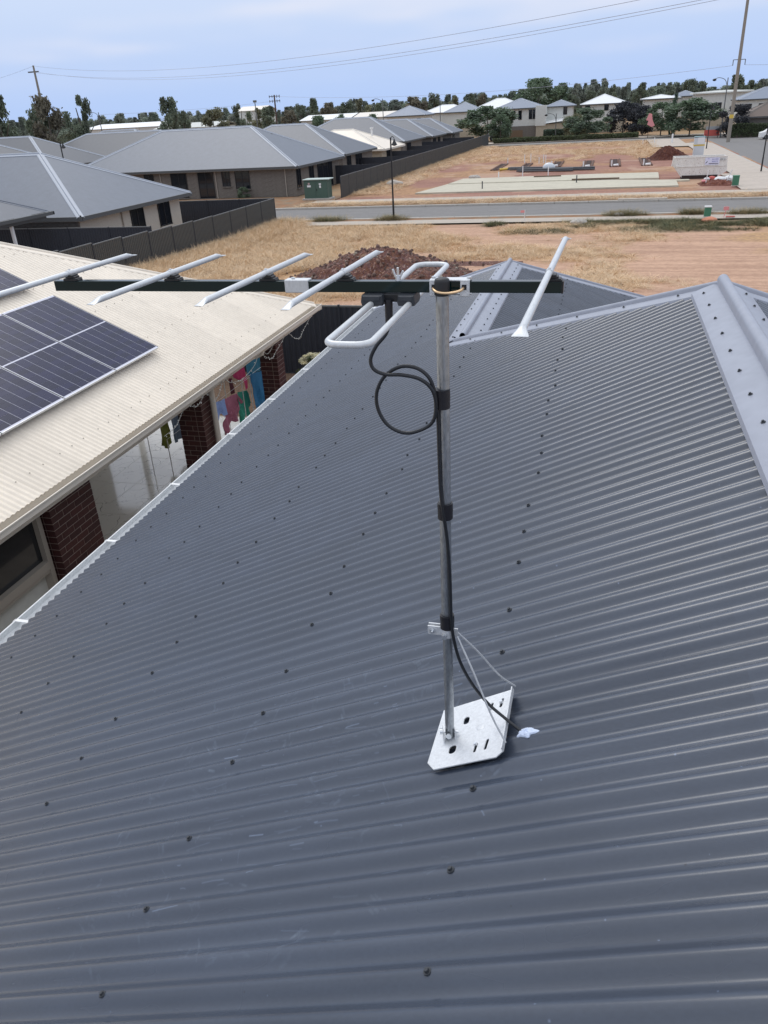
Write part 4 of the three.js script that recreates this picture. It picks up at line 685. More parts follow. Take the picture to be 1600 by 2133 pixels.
function warehouse(label, u0, u1, d0, d1, h, m) { const t = thing('warehouse', label, 'warehouse', 'distant warehouses', P((u0 + u1) / 2, 0, (d0 + d1) / 2)); const o = t.position.clone().negate(), mv = g => g.translate(o.x, o.y, o.z); mesh('wall', mv(span(u0, u1, 0, h, d0, d1)), M.renderWhite, t); mesh('roof', [mv(poly([P(u0 - 0.5, h + 0.05, d0 - 0.6), P(u1 + 0.5, h + 0.05, d0 - 0.6), P(u1 + 0.5, h + 1.3, (d0 + d1) / 2), P(u0 - 0.5, h + 1.3, (d0 + d1) / 2)])), mv(poly([P(u0 - 0.5, h + 0.05, d1 + 0.6), P(u1 + 0.5, h + 0.05, d1 + 0.6), P(u1 + 0.5, h + 1.3, (d0 + d1) / 2), P(u0 - 0.5, h + 1.3, (d0 + d1) / 2)]))], m, t); const n = Math.floor((u1 - u0) / 6); for (let i = 1; i < n; i++) mesh('wall_seam', mv(span(lerp(u0, u1, i / n) - 0.08, lerp(u0, u1, i / n) + 0.08, 0, h - 0.05, d0 - 0.05, d0 - 0.004)), M.kerb, t); }
warehouse('long white warehouse on the skyline at left', -158, -132, 236, 258, 5.6, M.roofWhite);
warehouse('lower white warehouse left of the big gum tree', -131, -112, 232, 250, 4.8, M.renderWhite);
warehouse('pale flat warehouse roof on the skyline, centre', -84, -70, 230, 246, 5.0, M.roofWhite);
warehouse('cream warehouse roof on the skyline, right of centre', -68, -54, 228, 244, 5.0, M.creamTrim);
warehouse('small tan block on the skyline between the gum trees', -112, -104, 250, 262, 8.4, M.creamTrim);

// ---------------------------------------------------------------- street furniture and the building site
function lampPost(u, d, h, label, y0 = 0) {
  const t = thing('street_lamp', label, 'street lamp', 'black street lamps', P(u, y0, d));
  mesh('post', [rod(new V3(0, 0, 0), new V3(0, h * 0.25, 0), 0.075, 0.065, 12), rod(new V3(0, h * 0.25, 0), new V3(0, h, 0), 0.058, 0.048, 12), rod(new V3(0, 0, 0), new V3(0, 0.12, 0), 0.12, 0.11, 12)], M.blackSteel, t);
  mesh('arm', tube([new V3(0, h - 0.06, 0), new V3(0.1, h + 0.06, 0), new V3(0.22, h - 0.02, 0), new V3(0.24, h - 0.12, 0)], 0.02, 16, 6), M.blackSteel, t);
  const l = mesh('lantern', new THREE.LatheGeometry([[0.02, 0.16], [0.05, 0.15], [0.07, 0.05], [0.19, -0.16], [0.20, -0.19], [0.15, -0.19]].map(p => new THREE.Vector2(...p)), 16).translate(0.24, h - 0.27, 0), M.blackSteel, t);
  mesh('lens', new THREE.SphereGeometry(0.13, 12, 8).scale(1, 0.5, 1).translate(0.24, h - 0.45, 0), std(C(0.3, 0.32, 0.32), 0.3), l);
}
lampPost(-13.85, 54.55, 5.15, 'black street lamp standing in the middle of the near verge');
lampPost(13.5, 83, 5.2, 'black street lamp cut by the right edge, beside the side street');
lampPost(12.4, 120, 5.2, 'black street lamp behind the portable toilet');
lampPost(-44.5, 62.8, 5.7, 'black street lamp rising between the slate roofs at left');
function curvedLamp(u, d, h, dir, label) {
  const t = thing('road_light', label, 'road light', 'tall curved road lights', P(u, 0, d));
  mesh('column', rod(new V3(0, 0, 0), new V3(0, h, 0), 0.11, 0.07, 8), M.rail, t); mesh('arm', tube([new V3(0, h - 1.2, 0), new V3(dir * 0.4, h - 0.3, 0), new V3(dir * 1.3, h + 0.05, 0), new V3(dir * 2.0, h - 0.1, 0)], 0.05, 16, 6), M.rail, t); mesh('lantern', new THREE.SphereGeometry(0.3, 10, 8).scale(1, 0.6, 0.6).translate(dir * 2.0, h - 0.22, 0), M.blackSteel, t);
}
curvedLamp(-96.3, 150, 9.0, -1, 'tall curved road light above the white warehouse, left');
curvedLamp(-44.5, 170, 8.7, -1, 'tall thin road light on the skyline left of the blue grey roof');
curvedLamp(-38.6, 200, 8.5, -1, 'tall thin road light in front of the white roofs');
curvedLamp(17.4, 150, 8.6, -1, 'tall curved road light beside the tall pole at right');
curvedLamp(-10.6, 176, 4.4, -1, 'short curved lamp in front of the white two storey house');
{ // transformer cabinet
  const t = thing('transformer_cabinet', 'green electrical transformer cabinet at the fence corner', 'cabinet', null, P(-24.3, 0, 69.3));
  mesh('plinth', rbox(2.5, 0.14, 1.5, 0.02, 0, 0.15, 0), M.kerb, t); mesh('body', rbox(2.15, 1.5, 1.2, 0.02, 0, 0.92, 0), M.boxGreen, t); mesh('lid', rbox(2.4, 0.08, 1.5, 0.03, 0.05, 1.72, -0.02), M.boxLid, t);
  for (const s of [-1, 1]) { const dr = mesh('door', rbox(1.02, 1.4, 0.03, 0.01, s * 0.525, 0.92, 0.61), M.boxGreen, t); mesh('sticker', s < 0 ? box(0.34, 0.16, 0.006, -0.6, 1.2, 0.63) : box(0.15, 0.2, 0.006, 0.42, 1.15, 0.63), M.white, dr); if (s > 0) mesh('sticker', box(0.2, 0.12, 0.006, 0.42, 1.36, 0.63), M.white, dr); else mesh('warning_sticker', box(0.16, 0.14, 0.006, -0.6, 1.40, 0.63), std(C(0.5, 0.35, 0.36), 0.6), dr); }
  mesh('handle', rbox(0.04, 0.16, 0.05, 0.01, 0.08, 0.9, 0.64), M.blackSteel, t);
}
for (const [u, d, label] of [[6.0, 52.9, 'small green service pillar on the near footpath edge'], [9.8, 70.9, 'green service pillar beside the rubbish heap']]) { const t = thing('service_pillar', label, 'service pillar', 'green service pillars', P(u, 0.1, d)); const k = u < 8 ? 0.8 : 1; mesh('body', rbox(0.46 * k, 0.72 * k, 0.4 * k, 0.02, 0, 0.36 * k, 0), std(C(0.055, 0.19, 0.11), 0.5), t); mesh('lid', rbox(0.5 * k, 0.07, 0.44 * k, 0.015, 0, 0.74 * k, 0), k < 1 ? M.white : std(C(0.07, 0.23, 0.13), 0.5), t); mesh('foot', box(0.5 * k, 0.06, 0.46 * k, 0, 0.03, 0), M.kerb, t); }
{ // skip bin
  const t = thing('skip_bin', 'battered white skip bin with lettered sign on the building site', 'skip', null, P(7.8, 0.05, 79.6));
  const prof = [[-2.2, 1.72], [2.15, 1.72], [2.25, 0.55], [1.55, 0.12], [-1.45, 0.12], [-2.22, 1.05]]; const s = new THREE.Shape(prof.map(p => new THREE.Vector2(...p)));
  const inn = [[-2.1, 1.73], [2.05, 1.73], [2.1, 0.6], [1.5, 0.2], [-1.4, 0.2], [-2.1, 1.1]];
  for (const z of [0.85, -0.89]) mesh('side_wall', new THREE.ExtrudeGeometry(s, { depth: 0.04, bevelEnabled: false }).translate(0, 0, z), M.skipWhite, t);
  const plate = (a, b) => { const g = box(Math.hypot(b[0] - a[0], b[1] - a[1]), 0.03, 1.70); g.rotateZ(Math.atan2(b[1] - a[1], b[0] - a[0])); return g.translate((a[0] + b[0]) / 2, (a[1] + b[1]) / 2, 0); };
  mesh('end_wall', plate(inn[5], inn[0]), M.skipWhite, t); mesh('end_wall', plate(inn[1], inn[2]), M.skipWhite, t); mesh('end_wall', plate(inn[4], inn[5]), M.skipWhite, t); mesh('end_wall', plate(inn[2], inn[3]), M.skipWhite, t); mesh('floor', plate(inn[4], inn[3]), M.skipRust, t);
  mesh('skid', box(2.95, 0.34, 1.6, 0.05, 0.02, 0.02).translate(0, 0.08, 0.12), M.skipRust, t);
  for (const z of [0.89, -0.89]) mesh('rim', rbox(4.36, 0.08, 0.09, 0.02, -0.02, 1.72, z), M.skipWhite, t); mesh('waist_rail', rbox(4.3, 0.05, 0.06, 0.015, 0.0, 0.98, 0.915), M.skipWhite, t);
  for (const x of [-2.1, -1.25, -0.45, 0.45, 1.45, 2.05]) mesh('stiffener', rbox(0.07, 0.70, 0.05, 0.01, x, 1.35, 0.912), M.skipWhite, t);
  for (const x of [-0.6, 0.5, 1.2]) mesh('stiffener', rbox(0.06, 0.62, 0.04, 0.01, x, 0.64, 0.91), M.skipWhite, t);
  mesh('lifting_lug', [rod(new V3(-2.2, 1.7, 0.8), new V3(-2.34, 1.05, 0.8), 0.05, 0.05, 8), new THREE.CylinderGeometry(0.09, 0.09, 0.2, 12).rotateX(Math.PI / 2).translate(-1.9, 1.0, 0.98)], M.skipWhite, t);
  const cv = document.createElement('canvas'); cv.width = 256; cv.height = 128; const x = cv.getContext('2d'); x.fillStyle = '#dcdcee'; x.fillRect(0, 0, 256, 128);
  x.fillStyle = '#2a3a34'; x.beginPath(); x.moveTo(8, 104); x.lineTo(30, 70); x.lineTo(52, 60); x.lineTo(30, 96); x.closePath(); x.fill(); x.fillStyle = '#6e6ea8'; x.font = 'bold 34px sans-serif'; x.fillText('ALLIED', 118, 44); x.fillText('WASTE', 120, 82); x.fillStyle = '#333344'; x.fillRect(70, 100, 168, 12); x.fillStyle = '#8a86c0'; x.fillRect(40, 18, 34, 10);
  const ct = new THREE.CanvasTexture(cv); ct.colorSpace = THREE.SRGBColorSpace;
  const sg = new THREE.PlaneGeometry(1.18, 0.58).translate(0.95, 1.37, 0.945); sg.userData.uvm = true; mesh('sign', sg, std(C(1, 1, 1), 0.5, 0, { map: ct }), t);
  const c2 = document.createElement('canvas'); c2.width = 128; c2.height = 48; const y = c2.getContext('2d'); y.fillStyle = '#d2d2d0'; y.fillRect(0, 0, 128, 48); y.fillStyle = '#222'; y.font = 'bold 38px sans-serif'; y.fillText('053  6', 8, 38);
  const t2 = new THREE.CanvasTexture(c2); t2.colorSpace = THREE.SRGBColorSpace; const ng = new THREE.PlaneGeometry(0.5, 0.19).translate(1.80, 1.50, 0.935); ng.userData.uvm = true; mesh('number', ng, std(C(1, 1, 1), 0.5, 0, { map: t2 }), t);
}
{
  const t = thing('portable_toilet', 'white portable toilet with a yellow band behind the skip', 'portable toilet', null, P(10.1, 0.08, 106));
  mesh('cabin', rbox(1.12, 1.98, 1.1, 0.03, 0, 1.05, 0), std(C(0.62, 0.66, 0.68), 0.5), t); mesh('band', rbox(1.15, 0.16, 1.13, 0.02, 0, 1.24, 0), M.yellow, t); mesh('roof', rbox(1.18, 0.12, 1.16, 0.04, 0, 2.1, 0), std(C(0.22, 0.33, 0.34), 0.5), t); mesh('door', rbox(0.72, 0.72, 0.03, 0.01, 0.12, 1.72, 0.555), M.white, t); for (const x of [-0.45, 0.45]) mesh('skid', box(0.1, 0.08, 1.1, x, 0.03, 0), M.wood, t);
}
// concrete slab of the new house, in two levels
{
  const t = thing('house_slab', 'fresh pale concrete house slab on the building site', 'slab');
  const pad = (pts, y0, y1) => { const s = new THREE.Shape(pts.map(([u, d]) => new THREE.Vector2(u, d))); return new THREE.ExtrudeGeometry(s, { depth: y1 - y0, bevelEnabled: false }).rotateX(-Math.PI / 2).translate(0, y0, 0); };
  mesh('main_slab', pad([[-16.2, 71.8], [5.7, 72.2], [5.8, 76.4], [6.9, 76.6], [6.9, 77.4], [4.6, 77.6], [-1, 79.4], [-14.7, 79.6]], 0, 0.14), M.slab, t);
  mesh('rear_slab', pad([[-14.6, 79.2], [-1, 79.2], [4.5, 78.8], [4.7, 84.7], [-0.8, 85.1], [-14.0, 84.3]], 0, 0.20), M.slab, t);
  for (const [u, d, l] of [[-5.6, 83.4, 2.6], [-1.0, 79.1, 4.2]]) mesh('timber_form', rbox(l, 0.1, 0.12, 0.01, u, 0.26, -d), M.wood, t);
  for (const [u, d] of [[-2.6, 77.2], [-10.6, 74]]) mesh('pipe_stub', rod(P(u, 0.1, d), P(u, 0.75, d), 0.05, 0.05, 8), M.pipeDark, t);
}
const stakeGeo = join([rbox(0.06, 1.0, 0.05, 0.008, 0, 0.5, 0)]); stakeGeo.userData.done = true;
[[-10.4, 83.9], [-8.3, 86.6], [-5.7, 85.8], [-12.0, 105.7], [-10.0, 106.3], [-9.35, 107.5], [-8.1, 104.6], [-7.6, 105.1], [-7.3, 104.4], [5.0, 139], [6.6, 137]].forEach(([u, d], i) => { const m = mesh(numbered('survey_stake'), stakeGeo, M.white, scene); m.position.copy(P(u, 0, d)); m.scale.set(1.6, i % 3 ? 1 : 0.75, 1); tag(m, 'short pale survey stake, number ' + ['one', 'two', 'three', 'four', 'five', 'six', 'seven', 'eight', 'nine', 'ten', 'eleven'][i] + ' from the street side', 'stake', 'survey stakes on the site'); });
{ const t = thing('white_marker_post', 'tall white marker post at the far end of the site', 'post', null, P(9.2, 0.1, 138)); mesh('post', rbox(0.22, 1.2, 0.22, 0.02, 0, 0.6, 0), M.white, t); mesh('cap', rbox(0.26, 0.06, 0.26, 0.02, 0, 1.22, 0), M.white, t); }
{ const t = thing('flagged_stake', 'thin stake with a pink flag on the near footpath edge', 'stake', null, P(-4.8, 0.1, 52.1)); mesh('rod', rod(new V3(0, 0, 0), new V3(0.02, 0.72, 0), 0.022, 0.018, 6), M.white, t); mesh('flag', rbox(0.24, 0.14, 0.02, 0.008, -0.13, 0.62, 0), M.pink, t); }
{ const t = thing('flagged_stake', 'stake with red and white tape beside the near green pillar', 'stake', null, P(6.9, 0.1, 52.6)); mesh('rod', rod(new V3(0, 0, 0), new V3(0.1, 0.62, 0), 0.02, 0.02, 6), M.pink, t); mesh('flag', rbox(0.3, 0.2, 0.03, 0.01, 0.08, 0.5, 0), M.pink, t); mesh('tape', rbox(0.5, 0.05, 0.2, 0.015, 0.35, 0.06, 0.1), M.red, t); }
// pipe bundles and a wrapped parcel
[[-10.8, 95.4, -5.4, 93.8], [-9.5, 92.4, -3.5, 91.2], [-6.5, 92.8, -1.3, 92.0]].forEach(([u0, d0, u1, d1], i) => { const t = thing('pipe_bundle', ['long dark pipe bundle with yellow ends', 'dark pipe bundle nearest the slab', 'dark pipe bundle ending nearest the skip'][i], 'pipes', 'pipe bundles on the site'); for (let k = 0; k < 6; k++) mesh('pipe', rod(P(u0 + k * 0.05, 0.16 + 0.14 * (k % 2), d0 + 0.15 * (k - 2)), P(u1, 0.16 + 0.14 * (k % 2), d1 + 0.15 * (k - 2)), 0.07, 0.07, 8), M.pipeDark, t); if (!i) mesh('yellow_wrap', rod(P(-11.7, 0.16, 95.2), P(-10.7, 0.2, 95.4), 0.13, 0.11, 8), M.yellow, t); });
{ const g = new THREE.SphereGeometry(1, 24, 16), p = g.attributes.position; for (let i = 0; i < p.count; i++) { const x = p.getX(i), y = p.getY(i), z = p.getZ(i), k = 1 + 0.12 * (fbm(N1, x * 4 + 7, z * 4 + y * 3) - 0.5); p.setXYZ(i, x * 0.66 * k, Math.max(y, -0.35) * 0.52 * k + 0.2, z * 0.5 * k); } g.computeVertexNormals(); g.translate(-6.15, 0.12, -93.2); solo('wrapped_pallet', g, phys(C(0.6, 0.63, 0.66), 0.3, { clearcoat: 0.5 }), 'rounded plastic wrapped parcel among the pipe bundles', 'parcel'); }
// trenches with dug spoil
[[-12.4, 95.8, 106], [-9.3, 98.3, 105.2], [-5.75, 97.9, 106.5], [-2.2, 95.8, 106.2], [0.8, 95.7, 107], [4.1, 95.5, 107.4]].forEach(([u, d0, d1], i) => {
  const t = thing('trench', 'dark dug footing trench, ' + ['first', 'second', 'third', 'fourth', 'fifth', 'sixth'][i] + ' from the receding fence', 'trench', 'footing trenches');
  const w = i < 2 ? 0.3 : 0.55, soil = std(C(0.045, 0.022, 0.016), 0.98), spoil = std(C(0.22, 0.12, 0.085), 0.97, 0, { map: mottle(0.7, 0.6) });
  mesh('pit', box(w, 0.02, d1 - d0, u, 0.075, -(d0 + d1) / 2), soil, t);
  for (const s of [-1, 1]) { const g = new THREE.CapsuleGeometry(0.08, d1 - d0 - 0.4, 4, 8).rotateX(Math.PI / 2), p = g.attributes.position; for (let j = 0; j < p.count; j++) p.setXYZ(j, p.getX(j) * (1.2 + fbm(N1, p.getZ(j), j * 0.1)), p.getY(j) * (0.5 + 1.2 * fbm(N2, p.getZ(j) * 2, j * 0.05)), p.getZ(j)); g.computeVertexNormals(); mesh('spoil_bank', g.translate(u + s * (w / 2 + 0.2), 0.07, -(d0 + d1) / 2), spoil, t); }
  if (i > 1) mesh('pipe_end', [rod(P(u - 0.2, 0.2, d0 - 0.4), P(u + 0.3, 0.24, d0 - 0.5), 0.12, 0.12, 10), rod(P(u - 0.4, 0.1, d0 - 0.2), P(u - 0.4, 0.7, d0 - 0.2), 0.07, 0.07, 8)], M.white, t);
});
// earth mounds
function mound(name, label, u, d, ru, rd, h, mat, y0, seed, lumps = 1) {
  const n = 120, m = 90, v = [], ix = [], uv = [], t = thing(name, label, 'earth mound', null, P(u, y0, d));
  for (let j = 0; j <= m; j++) for (let i = 0; i <= n; i++) { const x = (i / n * 2 - 1) * ru * 1.1, z = (j / m * 2 - 1) * rd * 1.1, r = Math.hypot(x / ru, z / rd) + (fbm(N1, x * 0.5 + seed, z * 0.5, 3) - 0.5) * 0.5; const k = 1 - sstep(0.05, 1, r); const y = h * k * (0.75 + 0.5 * fbm(N2, x * 0.7 + seed, z * 0.7, 3)) + lumps * k ** 0.4 * (0.22 * (fbm(N3, x * 2.2 + seed, z * 2.2, 3) - 0.5) + 0.14 * (N1(x * 7, z * 7) - 0.5)) - 0.08; v.push(x, y, -z); uv.push(x, z); }
  for (let j = 0; j < m; j++) for (let i = 0; i < n; i++) { const a = j * (n + 1) + i, b = a + 1, c = a + n + 1, e = c + 1; ix.push(a, b, c, b, e, c); }
  mesh('earth', quads(v, ix, uv), mat, t); return t;
}
const clodTex = tex(512, (x, y) => { const a = N1(x * 64, y * 64), b = fbm(N2, x * 32, y * 32, 4), w = sstep(0.72, 0.8, N3(x * 64 + 3, y * 64)); return [lerp(0.40, 0.66, a * 0.5 + b * 0.5) + w * 0.2, lerp(0.23, 0.45, a * 0.4 + b * 0.6) + w * 0.22, lerp(0.19, 0.38, b) + w * 0.2]; }, 0.25);
const clodM = std(C(0.62, 0.70, 0.74), 0.97, 0, { map: clodTex, bumpMap: fineBump(0.7), bumpScale: 0.08 });
{
  const t = mound('dirt_pile', 'heap of dark red clods on the vacant block behind the antenna', -9.1, 33.4, 5.1, 4.2, 1.35, clodM, gy(0, 33.4) - 0.02, 3, 1.3);
  const g = new THREE.IcosahedronGeometry(1, 1), p = g.attributes.position; for (let i = 0; i < p.count; i++) { const k = 0.75 + 0.5 * N1(p.getX(i) * 3 + 9, p.getY(i) * 3 + p.getZ(i) * 2); p.setXYZ(i, p.getX(i) * k, p.getY(i) * k * 0.8, p.getZ(i) * k); } g.computeVertexNormals();
  const N = 2600, im = new THREE.InstancedMesh(tidy(g), std(C(1, 1, 1), 0.97), N), o = new THREE.Object3D(), rnd = mulberry(21), earth = t.children[0].geometry.attributes.position; let k = 0;
  while (k < N) { const i = Math.floor(rnd() * earth.count); const y = earth.getY(i); if (y < -0.02 && rnd() < 0.9) continue; const s = 0.015 + 0.085 * rnd() ** 4; o.position.set(earth.getX(i) + (rnd() - 0.5) * 0.2, Math.max(y, 0.0) + s * 0.15, earth.getZ(i) + (rnd() - 0.5) * 0.2); o.rotation.set(rnd() * 6, rnd() * 6, rnd() * 6); o.scale.setScalar(s); o.updateMatrix(); im.setMatrixAt(k, o.matrix); const c = 0.6 + rnd() * 0.8; im.setColorAt(k, rnd() < 0.08 ? C(0.34, 0.30, 0.24) : C(0.165 * c, 0.108 * c, 0.090 * c)); k++; }
  im.name = 'clods'; im.userData.kind = 'stuff'; im.castShadow = im.receiveShadow = true; t.add(im);
}
mound('dirt_pile', 'brown spoil mound behind the skip', 6.8, 104.5, 3.2, 2.4, 1.25, std(C(0.30, 0.21, 0.18), 0.97, 0, { map: clodTex }), 0.05, 8);
mound('dirt_pile', 'low heap of red soil under the rubbish before the skip', 8.6, 73.6, 2.2, 2.6, 0.35, std(C(0.5, 0.36, 0.31), 0.97, 0, { map: clodTex }), 0.05, 5);
{ // rubbish on the heap
  const rnd = mulberry(5); const lump = (s) => { const g = new THREE.IcosahedronGeometry(1, 2), p = g.attributes.position; for (let i = 0; i < p.count; i++) { const k = 0.6 + 0.8 * fbm(N2, p.getX(i) * 2 + s, p.getY(i) * 2 + p.getZ(i) * 3, 3); p.setXYZ(i, p.getX(i) * k, p.getY(i) * k, p.getZ(i) * k); } g.computeVertexNormals(); return g; };
  [[8.5, 75.2, 0.26, M.red, 'red rubbish bag on the heap before the skip'], [8.1, 75.0, 0.18, M.white, 'small white bag left of the red bag'], [9.1, 74.4, 0.32, M.white, 'crumpled white sheet right of the red bag'], [9.8, 75.0, 0.3, M.white, 'white plastic bundle beside the far green pillar'], [7.7, 73.2, 0.15, M.pink, 'pink scrap of plastic at the left of the rubbish heap']].forEach(([u, d, s, m, l], i) => solo('rubbish_bag', lump(i * 3 + 1).scale(s * 1.4, s * 0.7, s).translate(u, 0.32, -d), m, l, 'rubbish', 'rubbish before the skip'));
  [[9.5, 73.6, 0.35], [7.8, 72.7, 0.1]].forEach(([u, d, a], i) => { const g = rbox(0.07, 0.9, 0.05, 0.01, 0, 0.45, 0).rotateZ(-a); solo('timber_peg', g.translate(u, 0.25, -d), M.white, i ? 'upright white peg left of the rubbish' : 'leaning white peg in the rubbish heap', 'peg', 'pegs in the rubbish heap'); });
  [[-1.5, 51.3, 0.32, 'pale rock lying in the green grass by the near footpath'], [0.9, 54.4, 0.22, 'small pale rock on the near kerb grass'], [6.0, 51.2, 0.28, 'orange tinted rubble by the near green pillar'], [-20.6, 82, 0.5, 'pale rubble lying against the receding fence'], [-13.2, 86.5, 0.35, 'white rubble left of the slab']].forEach(([u, d, s, l], i) => solo('rubble', lump(30 + i).scale(s * 1.5, s * 0.6, s).translate(u, 0.14, -d), i === 2 ? std(C(0.6, 0.25, 0.15), 0.8) : M.kerb, l, 'rubble', 'scattered rubble'));
}
// white truck and a parked car
{
  const t = thing('white_truck', 'white truck cab parked at the far end of the fence', 'truck', null, P(-21.2, 0.05, 175));
  mesh('cab', [rbox(2.4, 1.3, 1.9, 0.12, 0.3, 1.15, 0), rbox(1.9, 1.0, 1.8, 0.14, 0.5, 2.1, 0)], M.white, t); mesh('body', rbox(2.0, 1.6, 2.0, 0.06, -1.9, 1.5, 0), M.white, t); mesh('windscreen', rbox(1.5, 0.72, 0.04, 0.02, 0.5, 2.1, 0.90), M.glassDark, t); mesh('door_window', rbox(0.04, 0.6, 1.0, 0.02, 1.46, 2.1, 0.1), M.glassDark, t);
  for (const x of [-1.9, 0.9]) for (const z of [-0.85, 0.85]) { const w = mesh('wheel', new THREE.CylinderGeometry(0.45, 0.45, 0.3, 18).rotateX(Math.PI / 2).translate(x, 0.45, z), M.rubber, t); mesh('rim', new THREE.CylinderGeometry(0.22, 0.22, 0.32, 12).rotateX(Math.PI / 2).translate(x, 0.45, z), M.rail, w); }
  for (const x of [-0.6, 1.2]) mesh('headlight', rbox(0.3, 0.18, 0.05, 0.02, x, 0.95, 0.96), M.boxLid, t);
}
{
  const t = thing('parked_car', 'silver car at the right edge, half cut by the frame', 'car', null, P(23.9, 0, 140));
  const s = new THREE.Shape([[-2.1, 0.35], [2.1, 0.35], [2.15, 0.8], [1.3, 0.95], [0.7, 1.42], [-0.9, 1.45], [-1.6, 1.0], [-2.1, 0.9]].map(p => new THREE.Vector2(...p)));
  mesh('body', new THREE.ExtrudeGeometry(s, { depth: 1.5, bevelEnabled: true, bevelSize: 0.08, bevelThickness: 0.1, bevelSegments: 3 }).translate(0, 0, -0.75), M.white, t);
  mesh('window', [rbox(1.9, 0.36, 0.04, 0.02, -0.15, 1.17, 0.85)], M.glassDark, t); mesh('window', [rbox(1.9, 0.36, 0.04, 0.02, -0.15, 1.17, -0.85)], M.glassDark, t);
  for (const x of [-1.3, 1.3]) for (const z of [-0.75, 0.75]) { const w = mesh('wheel', new THREE.CylinderGeometry(0.32, 0.32, 0.24, 18).rotateX(Math.PI / 2).translate(x, 0.32, z), M.rubber, t); mesh('rim', new THREE.CylinderGeometry(0.18, 0.18, 0.26, 12).rotateX(Math.PI / 2).translate(x, 0.32, z), M.rail, w); }
}
{ const t = thing('estate_sign', 'red and grey sign board under the dark street trees', 'sign', null, P(16.1, 0, 150.5)); mesh('board', rbox(2.4, 0.9, 0.08, 0.02, 0, 0.75, 0), M.red, t); mesh('upper_board', rbox(2.2, 0.5, 0.08, 0.02, 0.1, 1.46, 0), std(C(0.3, 0.32, 0.33), 0.6), t); for (const x of [-0.9, 0.9]) mesh('leg', box(0.1, 0.6, 0.1, x, 0.3, 0), M.blackSteel, t); }
{ const t = thing('pink_banner', 'pink cloth banner hanging among the dark street trees', 'banner', null, P(6.4, 0, 158)); mesh('pole', rod(new V3(0, 0, 0), new V3(-0.1, 3.9, 0), 0.05, 0.04, 6), M.blackSteel, t); const s = new THREE.Shape([[-0.1, 3.9], [0.35, 3.8], [0.5, 2.9], [0.95, 2.0], [0.5, 1.8], [-0.25, 2.2], [-0.1, 2.8], [-0.5, 2.9]].map(p => new THREE.Vector2(...p))); mesh('cloth', new THREE.ExtrudeGeometry(s, { depth: 0.05, bevelEnabled: true, bevelSize: 0.03, bevelThickness: 0.05 }), M.pink, t); }
// poles and wires
{
  const t = thing('transmission_pole', 'tall slim pole leaning out of the top right corner', 'pole', null, P(16.95, 0, 136)); mesh('shaft', rod(new V3(0, 0, 0), new V3(0, 21, 0), 0.27, 0.18, 14), M.poleWood, t); mesh('band', new THREE.CylinderGeometry(0.285, 0.285, 0.5, 14).translate(0, 3.4, 0), M.yellow, t);
  mesh('crossarm', [rod(new V3(-0.8, 10.6, 0), new V3(0.8, 10.6, 0), 0.05, 0.05, 6), rod(new V3(-0.8, 10.6, 0), new V3(-0.8, 9.9, 0), 0.06, 0.06, 6), rod(new V3(0.8, 10.6, 0), new V3(0.8, 9.9, 0), 0.06, 0.06, 6)], M.rail, t); mesh('crossarm', box(2.4, 0.12, 0.12, 0, 18.6, 0), M.rail, t); mesh('crossarm', box(2.4, 0.12, 0.12, 0, 20.3, 0), M.rail, t);
}
{ const t = thing('transmission_pole', 'tall distant pole with short crossarms above the left trees', 'pole', null, P(-243, 0, 336)); mesh('shaft', rod(new V3(0, 0, 0), new V3(0, 31, 0), 0.75, 0.4, 10), M.poleWood, t); mesh('crossarm', box(5.2, 0.5, 0.5, -0.6, 28.6, 0), M.rail, t); }
{ const t = thing('power_pole', 'dark power pole with two crossarms on the skyline, left of centre', 'pole', null, P(-79.4, 0, 200)); mesh('shaft', rod(new V3(0, 0, 0), new V3(0, 11.2, 0), 0.24, 0.18, 8), std(C(0.09, 0.06, 0.05), 0.9), t); for (const y of [10.9, 9.9]) { const a = mesh('crossarm', box(2.8, 0.14, 0.14, 0, y, 0), M.fascia, t); for (const x of [-1.3, -0.6, 0.6, 1.3]) mesh('insulator', rod(new V3(x, y - 0.35, 0), new V3(x, y + 0.3, 0), 0.08, 0.06, 6), M.fascia, a); } }
{ const t = thing('power_pole', 'thin distant pole left of the dark power pole', 'pole', null, P(-88, 0, 208)); mesh('shaft', rod(new V3(0, 0, 0), new V3(0, 10.4, 0), 0.16, 0.12, 8), M.rail, t); mesh('head', box(0.9, 0.5, 0.3, 0, 10.2, 0), M.rail, t); }
function wire(a, b, sag, r, label) { const p = []; for (let i = 0; i <= 30; i++) { const k = i / 30; p.push(a.clone().lerp(b, k).add(new V3(0, -4 * sag * k * (1 - k), 0))); } solo('power_line', tube(p, r, 60, 4), std(C(0.42, 0.45, 0.52), 0.6), label, 'power line', 'overhead wires'); }
wire(P(-243, 30.8, 336), P(17, 20.3, 136), 5.5, 0.04, 'topmost wire crossing the whole sky'); wire(P(-244, 28.5, 336), P(17.1, 18.8, 136), 5.6, 0.04, 'upper of the two close wires crossing the sky'); wire(P(-241, 28.3, 336), P(17.6, 18.5, 136), 6.0, 0.035, 'lower of the two close wires crossing the sky');
wire(P(-243, 30.8, 336), P(-330, 26, 350), 3, 0.04, 'wire leaving the left pole out of the frame'); wire(P(-79.4, 10.9, 200), P(16.2, 9.9, 136), 1.6, 0.022, 'low wire from the dark power pole to the tall pole'); wire(P(17.8, 9.9, 136), P(60, 9.6, 128), 0.6, 0.02, 'wire leaving the tall pole at the right edge'); wire(P(-96, 8.6, 150), P(-79.4, 9.9, 200), 0.4, 0.02, 'thin wire above the left warehouses');

